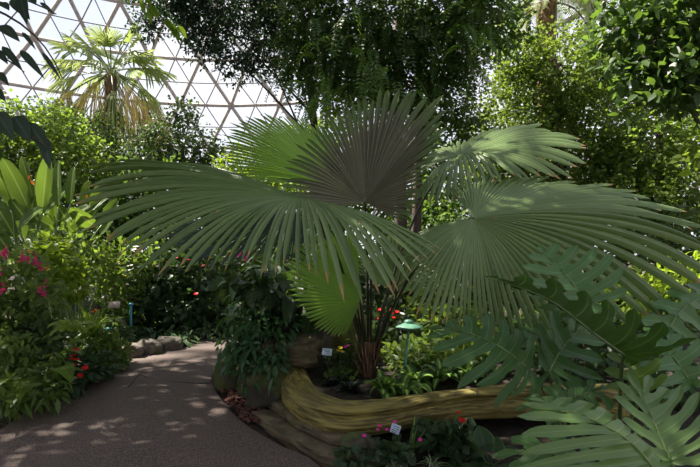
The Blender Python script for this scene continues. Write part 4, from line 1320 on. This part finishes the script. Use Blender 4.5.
rosette('strap_leaved_plant', 'bright clump of upright strap leaves behind the fern', 'plant', P(92, 336, 5.9), 30, .72, .018, M['strap'], 'strap', (.5, 1.35), .4, lift=0)
t, B = shrub('flowering_shrub', 'low plant with small orange flowers beside the pinkish plate', 'shrub', [(100, 330, 6.6, .25, .3, .18), (114, 334, 6.7, .22, .25, .16)], 460, .08, .028, M['dull'], stems=5)
for x, y in ((93, 312), (97, 317), (86, 318), (91, 316), (96, 310), (69, 298)):
    blossom(t, M['orange'], P(x, y, 6.3), .03)
t, B = shrub('flowering_shrub', 'sparse shrub with white blossoms under the tip of the left frond', 'shrub', [(125, 270, 8, .5, .4, .5), (140, 255, 8, .35, .35, .3), (110, 250, 8.2, .35, .35, .3), (120, 295, 7.8, .4, .35, .35)], 800, .14, .03, M['vine2'], 'lance', stems=12, stem_mat='palestem')
for x, y in ((136, 247), (139, 250), (134, 250), (130, 266), (131, 270)):
    blossom(t, M['white'], P(x, y, 7.5), .055)
for x, y in ((116, 268), (120, 272), (124, 276), (118, 262), (112, 262)):
    blossom(t, M['yellowflower'], P(x, y, 7.5), .035)
t, B = shrub('shrub', 'large dark glossy shrub at the far bend of the path', 'shrub', [(170, 280, 8.4, .65, .5, .6), (195, 275, 8.6, .6, .5, .6), (150, 295, 8.3, .45, .4, .45), (185, 305, 8.2, .5, .4, .45)], 1500, .15, .05, M['gloss'], stems=10, shell=.4)
for x, y in ((196, 294), (176, 258), (188, 260), (203, 266), (168, 262)):
    blossom(t, M['red'], P(x, y, 7.75), .045)
t, B = shrub('shrub', 'shrub with pink blossoms beyond the end of the path', 'shrub', [(235, 275, 9.2, .7, .5, .65), (215, 290, 9.0, .6, .5, .5), (255, 265, 9.4, .6, .5, .6)], 1500, .14, .045, M['dull'], stems=8, shell=.4)
for x, y in ((240, 254), (241, 258), (230, 257), (229, 262), (257, 256), (246, 259)):
    spike(t, M['magenta'], P(x, y + 2, 8.4), P(x, y - 2, 8.4), .06, 14)
# row of rosettes along the far path edge
rl = ['leftmost of the pale-edged clumps along the far path edge', 'pale-edged clump second from the blue stake along the path', 'pale-edged clump in the middle of the far path edging', 'pale-edged clump below the large dark glossy shrub', 'pale-edged clump farthest round the path bend', 'pale-edged clump right beside the edging rocks at the path']
for l_, (x, y, d) in zip(rl, ((133, 344, 7.5), (151, 342, 7.6), (169, 341, 7.7), (187, 340, 7.8), (207, 339, 8.0), (178, 348, 7.15))):
    rosette('rosette_plant', l_, 'plant', P(x, 242, d) * [1, 1, 0] + [0, 0, .03], 44, .46, .036, M['rosette'], 'lance', (.15, 1.35), .6, group='pale-edged clumps along the far path edge')
for l_, (x, y, r_), sd_ in zip(['pale rounded edging rock left of the mossy one by the path', 'mossy edging rock in the middle of three by the path', 'edging rock right of the mossy one at the path bend'],
                             ((130, 353, (.17, .12, .11)), (147, 350, (.18, .13, .13)), (166, 346, (.19, .12, .12))), (11, 12, 13)):
    c = G(x, y + 5)
    boulder(l_, (c[0], c[1] + .05, .08), r_, 'edgerock', seed=sd_, group='edging rocks', name='edging_rock')
boulder('brownish rock half hidden behind the orange flowers', P(112, 322, 7.0) * [1, 1, 0] + [0, 0, .2], (.2, .15, .25), 'edgerock', seed=14)
shrub('shrub', 'low ground-cover plant spilling over the left edging rocks', 'shrub', [(108, 350, 6.5, .25, .2, .1), (122, 344, 6.9, .2, .2, .1)], 500, .07, .024, M['rosette'], stems=3, shell=.3)

shrub('shrub', 'low dark ground cover filling the bed behind the pale-edged clumps', 'shrub', [(150, 325, 8.6, .6, .5, .3), (190, 325, 8.8, .6, .5, .3), (225, 322, 9.0, .6, .5, .3), (125, 322, 8.2, .4, .5, .3)], 1400, .16, .04, M['dull'], 'lance', stems=5, shell=.2)
shrub('shrub', 'low leafy ground cover between the path bend and the outcrop', 'shrub', [(225, 335, 8.4, .5, .4, .2), (250, 330, 8.4, .6, .4, .25)], 800, .13, .04, M['gloss'], 'lance', stems=4, shell=.2)
# ================================================================== shrubs round the outcrop
t, B = shrub('trailing_shrub', 'glossy shrub trailing over the rock outcrop beside the path', 'shrub', [(250, 318, 4.75, .28, .26, .2), (262, 345, 4.6, .26, .22, .22), (240, 345, 4.65, .22, .22, .22), (280, 325, 4.8, .22, .22, .15), (248, 372, 4.55, .16, .15, .15), (272, 365, 4.45, .14, .12, .14)], 950, .12, .024, M['bluegreen'], 'lance', .5, stems=14, shell=.35, base=(-.95, 4.8, .2))
shrub('large_leaved_plant', 'dark large-leaved plant rising behind the trailing shrub', 'plant', [(262, 295, 5.0, .3, .22, .22), (245, 282, 5.3, .3, .25, .25), (290, 290, 4.95, .28, .2, .2), (282, 265, 5.4, .3, .25, .22), (315, 305, 5.0, .22, .18, .18)], 260, .27, .07, M['gloss'], 'ovate', .5, stems=12, stem_mat='darkstem', seg=5, base=(-1.0, 5.5, .6))
rosette('rosette_plant', 'small pale plant at the path corner below the trailing shrub', 'plant', G(226, 388), 24, .15, .022, M['rosette'], 'lance', (.1, 1.1), .5)
rosette('rosette_plant', 'tiny green plant beside the bark chips at the boulder foot', 'plant', G(243, 384), 16, .11, .02, M['bluegreen'], 'lance', (.2, 1.2), .4)

# ================================================================== inside the raised bed
hl = ['striped hosta nearest the palm foot in the raised bed', 'striped hosta in front of the garden light post', 'striped hosta right of the garden light behind the log', 'striped hosta farther back behind the garden light', 'striped hosta leaning over the log below the palm', 'striped hosta half hidden by the split leaves']
for l_, (x, y, z_) in zip(hl, ((384, 393, .26), (414, 385, .26), (442, 381, .26), (428, 372, .26), (401, 394, .26), (466, 380, .26))):
    rosette('hosta', l_, 'hosta', G(x, y, z_), 24, .29, .050, M['hosta'], 'ovate', (.45, 1.3), .55, group='striped hostas in the raised bed', stem=.05)
for l_, (x, y) in zip(['dark purplish bedding plant left of the hostas inside the log', 'dark purplish bedding plant deepest in the bend of the log', 'dark purplish bedding plant below the white label'],
                      ((350, 393), (332, 388), (338, 374))):
    rosette('bedding_plant', l_, 'plant', G(x, y, .22), 60, .17, .03, M['darkleaf'], 'ovate', (.1, 1.3), .3, group='dark bedding plants', merge=True)
t, B = shrub('bedding_plant', 'bedding plant with yellow flowers behind the white label', 'plant', [(342, 362, 4.7, .16, .14, .12), (356, 352, 4.9, .14, .12, .12)], 160, .10, .03, M['dull'], stems=4, base=(-.08, 4.75, .22))
for x, y in ((340, 348), (342, 352), (338, 351)):
    blossom(t, M['yellowflower'], P(x, y, 4.55), .03)
for x, y in ((345, 347), (348, 346)):
    blossom(t, M['magenta'], P(x, y, 4.6), .022)
shrub('bedding_plant', 'low leafy ground cover round the foot of the garden light post', 'plant', [(415, 362, 4.9, .3, .2, .12), (450, 362, 4.9, .3, .2, .14), (395, 358, 5.2, .3, .2, .15), (480, 362, 4.8, .3, .2, .14), (440, 350, 5.4, .4, .25, .2), (340, 378, 4.6, .14, .12, .06)], 1100, .12, .028, M['bed'], 'lance', stems=4, shell=.2, base=(.7, 5.0, .2))
# behind the palm, beyond the raised bed
t, B = shrub('flowering_shrub', 'shrub with red blossoms behind the garden light', 'shrub', [(395, 330, 6.2, .35, .3, .35), (380, 345, 5.9, .3, .25, .25), (420, 345, 6.0, .35, .3, .3)], 700, .12, .035, M['dull'], stems=8, base=(.55, 6.1, 0))
for x, y in ((382, 316), (380, 310), (392, 314), (394, 318), (397, 312), (390, 310), (379, 319)):
    blossom(t, M['red'], P(x, y, 5.6), .032)
blossom(t, M['white'], P(402, 314, 5.6), .04)
shrub('shrub', 'dim brown-green shrub under the large right frond', 'shrub', [(455, 335, 5.8, .45, .35, .4), (480, 350, 5.6, .4, .35, .35), (440, 310, 6.2, .5, .4, .5)], 900, .14, .03, M['vine2'], 'lance', stems=12, base=(1.3, 5.8, 0))
rosette('strap_leaved_plant', 'sunlit yellow-green strap plant glimpsed between the right frond and split leaves', 'plant', P(548, 330, 5.2) * [1, 1, 1], 22, .75, .018, M['yellow'], 'strap', (.6, 1.4), .4)
shrub('shrub', 'bright yellow-green shrub glimpsed at the right edge between fronds', 'shrub', [(660, 290, 5.4, .55, .4, .25), (690, 280, 5.4, .4, .4, .3), (630, 300, 5.5, .4, .35, .25)], 700, .16, .02, M['yellow'], 'lance', stems=8, base=(3.6, 5.4, 0))
shrub('shrub', 'dark shrub filling the hollow behind the split leaves', 'shrub', [(560, 350, 4.9, .6, .4, .5), (620, 360, 4.7, .6, .4, .5), (510, 360, 5.0, .5, .4, .45), (680, 350, 4.6, .6, .4, .55)], 1100, .16, .04, M['gloss'], stems=10, base=(2.4, 4.9, 0))
shrub('shrub', 'tall dim shrub behind the palm stalks', 'shrub', [(320, 285, 7.5, .7, .5, .6), (360, 300, 7.5, .6, .5, .7), (400, 280, 7.6, .8, .5, .8), (450, 275, 7.8, .8, .5, .8)], 1800, .16, .05, M['dull'], stems=10, base=(.5, 7.6, 0))
shrub('shrub', 'tall dim shrub behind the right frond', 'shrub', [(520, 270, 7.6, .9, .5, .9), (590, 280, 7.4, .9, .5, .9), (660, 260, 7.4, .9, .5, .9)], 2200, .16, .05, M['dull'], stems=10, base=(3.6, 7.6, 0))

# garden light
lp = G(405, 366, .22)
lp = P(405, 366, 4.55)
gl = empty('garden_light', lp, 'green mushroom-shaped garden light on a thin post in the raised bed', 'light')
g = Geo()
top_ = P(409, 327, 4.55)
tube(g, np.array([lp + [0, 0, -.2], lp, top_]), .013, 8)
g.build('post', M['verdipost'], gl)


def lathe(g, c, prof, sides=28):
    a = np.arange(sides) / sides * 2 * PI
    V = np.array([[(c[0] + r * math.cos(x), c[1] + r * math.sin(x), c[2] + h) for x in a] for r, h in prof])
    idx = np.arange(len(prof) * sides).reshape(len(prof), sides)
    g.add(V.reshape(-1, 3), np.stack([idx[:-1], np.roll(idx[:-1], -1, 1), np.roll(idx[1:], -1, 1), idx[1:]], -1).reshape(-1, 4))
    return g


lathe(Geo(), top_, [(.001, -.012), (.06, -.012), (.125, -.006), (.137, .002), (.135, .010), (.09, .026), (.05, .040), (.045, .043), (.001, .045)]).build('shade', M['verdigris'], gl)
lathe(Geo(), top_, [(.046, .04), (.05, .052), (.038, .068), (.018, .076), (.001, .078)]).build('cap', M['verdigris'], gl)


def label_sign(name, label, c, wd, ht, base, mat='plate', tilt=.4, yaw=0., roll=0., marks=3, stake='blackmetal', cat='sign', ink='ink'):
    c = np.asarray(c, float)
    t = empty(name, base, label, cat)
    n = np.array([math.sin(yaw) * math.cos(tilt), -math.cos(yaw) * math.cos(tilt), math.sin(tilt)])
    x = vn(np.cross([0, 0, 1.], n))
    y = np.cross(n, x)
    x, y = x * math.cos(roll) + y * math.sin(roll), y * math.cos(roll) - x * math.sin(roll)

    def slab_(cx, cy, w_, h_, z0, z1):
        bx = np.array([(i, j, k_) for i in (-1, 1) for j in (-1, 1) for k_ in (z0, z1)], float)
        V = c + x * (cx + bx[:, :1] * w_ / 2) + y * (cy + bx[:, 1:2] * h_ / 2) + n * bx[:, 2:]
        return Geo().add(V, [(0, 1, 3, 2), (4, 6, 7, 5), (0, 4, 5, 1), (2, 3, 7, 6), (0, 2, 6, 4), (1, 5, 7, 3)])
    slab_(0, 0, wd, ht, -.003, .003).build('plate', M[mat], t, smooth=False)
    for k_ in range(marks):
        slab_(rnd(-.08, .08) * wd, ht * (.25 - .22 * k_), wd * rnd(.45, .7), ht * .08, .003, .004).build('marking', M[ink], t, smooth=False)
    g = Geo()
    tube(g, np.array([base, c - n * .006 - y * ht * .2]), .006, 6)
    g.build('stake', M[stake], t)
    return t


label_sign('plant_label', 'white plant label on a stake beside the yellow flowers', P(327, 352, 4.5), .095, .065, P(329, 388, 4.5), roll=-.1)
label_sign('plant_label', 'tilted pale blue plant label in front of the log', P(395.5, 429, 3.35), .068, .062, G(393, 452, .0) * [1, 1, 1], roll=-.35, marks=4)
label_sign('plant_label', 'pinkish rectangular plate on a post in the left bed', P(114, 305, 7.0), .17, .10, P(114, 242, 7.0) * [1, 1, 0], 'plate_pink', .2, marks=0)
shrub('vine_sprig', 'bright lime sprig poking in at the right edge', 'sprig', [(690, 158, 5, .10, .08, .04), (705, 170, 5, .12, .1, .08)], 26, .12, .035, M['yellow'], stems=3, base=P(740, 200, 5.2), zmin=0)
label_sign('plant_label', 'thin black stake label standing among the hostas', P(382, 364, 4.3), .03, .05, P(382, 392, 4.3), 'blackmetal', .5, marks=0)
for l_, (x, y0, y1, d) in zip(['bright blue stake standing in the bed right of the pinkish plate', 'blue-green short stake in the bed by the orange flowers'], ((131, 305, 320, 7.1), (107, 330, 340, 6.4))):
    b = P(x, 242, d) * [1, 1, 0]
    o = empty('garden_stake', b, l_, 'stake')
    g = Geo()
    tube(g, np.array([b, P(x, y1, d), P(x - .5, (y0 + y1) / 2, d), P(x, y0, d)]), .018, 8)
    g.build('post', M['bluestake'], o)
    lathe(Geo(), P(x, y0, d), [(.018, -.01), (.032, -.005), (.032, .02), (.02, .03), (.001, .032)], 14).build('cap', M['bluestake'], o)

# ================================================================== bed in front of the log
t, B = shrub('bedding_plant', 'dark leafy bedding plant with magenta flowers by the blue label', 'plant', [(375, 452, 3.35, .15, .11, .06), (396, 452, 3.35, .13, .1, .06), (350, 458, 3.25, .1, .09, .05)], 260, .085, .03, M['gloss'], stems=6, shell=.2)
for x, y in ((378, 430), (387, 430), (395, 422), (380, 426), (420, 440), (364, 436)):
    blossom(t, M['magenta'], P(x, y, 3.28), .019)
t, B = shrub('bedding_plant', 'dark bedding plant with one red flower near the log end', 'plant', [(448, 440, 3.5, .15, .11, .07), (462, 434, 3.55, .12, .1, .07), (432, 434, 3.6, .11, .1, .06)], 190, .11, .04, M['gloss'], stems=6, shell=.2)
blossom(t, M['red'], P(462, 421, 3.3), .036)
blossom(t, M['red'], P(459, 413, 3.4), .02)
rosette('sword_leaved_plant', 'pair of stiff sword leaves rising right of the blue label', 'plant', G(411, 455), 4, .30, .024, M['hosta'], 'strap', (1.0, 1.35), .05, az=(-.6, 1.8))
rosette('striped_grass_plant', 'white-striped grassy plant at the bottom beside the round leaf', 'plant', G(394, 470), 20, .24, .008, M['spider'], 'strap', (.4, 1.3), .7)
rosette('striped_grass_plant', 'white-striped grassy plant arching over the round grey leaf', 'plant', G(432, 468), 22, .22, .008, M['spider'], 'strap', (.4, 1.3), .7)
rosette('large_leaved_plant', 'dark plant with yellow-margined round leaves at the log end', 'plant', P(490, 447, 3.3) * [1, 1, 0], 7, .19, .085, M['calad'], 'heart', (.3, 1.2), .25, stem=.16)
rosette('large_leaved_plant', 'dark broad-leaved plant low at the bottom between label and pale lobes', 'plant', G(462, 462), 9, .26, .075, M['gloss'], 'heart', (.1, .9), .5, stem=.08)
rosette('bedding_plant', 'grey-green small bedding plant beside the dark round boulder', 'plant', G(345, 462), 30, .10, .022, M['bluegreen'], 'ovate', (.1, 1.2), .4, merge=True)

# ground cover over the open soil of the beds
pts = []
while len(pts) < 9000:
    x, y = rnd(-10, 9), rnd(2.2, 15)
    lx = np.interp(y, left[:, 1][:60], left[:, 0][:60])
    if y < 7.6 and (x < lx - .12):
        pts.append((x, y))
    elif y > 8.2 and x > -9:
        pts.append((x, y))
    elif x > 2.6 and y < 8.2 and y > 4.3 and not 6.3 < y:
        pts.append((x, y))
pts = np.array(pts)
m = len(pts)
g = Geo()
leaves(g, np.column_stack([pts, rnd(-.03, .10, m)]), vn(rdir(m) * .8 + [0, 0, .45]), rdir(m) * .4 + [0, 0, 1], rnd(.10, .22, m), rnd(.03, .06, m), 'ovate', 3, .3, .15)
tag(g.build('undergrowth', M['dull'], origin=(-3, 8, 0)), 'low leafy undergrowth carpeting the beds beyond the path', 'undergrowth', kind='stuff')
for l_, blobs, mt in (('rounded dull green shrub at the far left edge beside the paddle leaves', [(-60, 230, 7.5, .9, .7, .9), (-110, 270, 7.2, .8, .7, .7)], 'dull'), ('mid-green shrub left of the magenta flower spikes at the edge', [(-60, 300, 5.6, .6, .5, .6), (-40, 350, 5.2, .5, .4, .35)], 'bed')):
    shrub('shrub', l_, 'shrub', blobs, 1100, .14, .045, M[mt], stems=6, shell=.35)
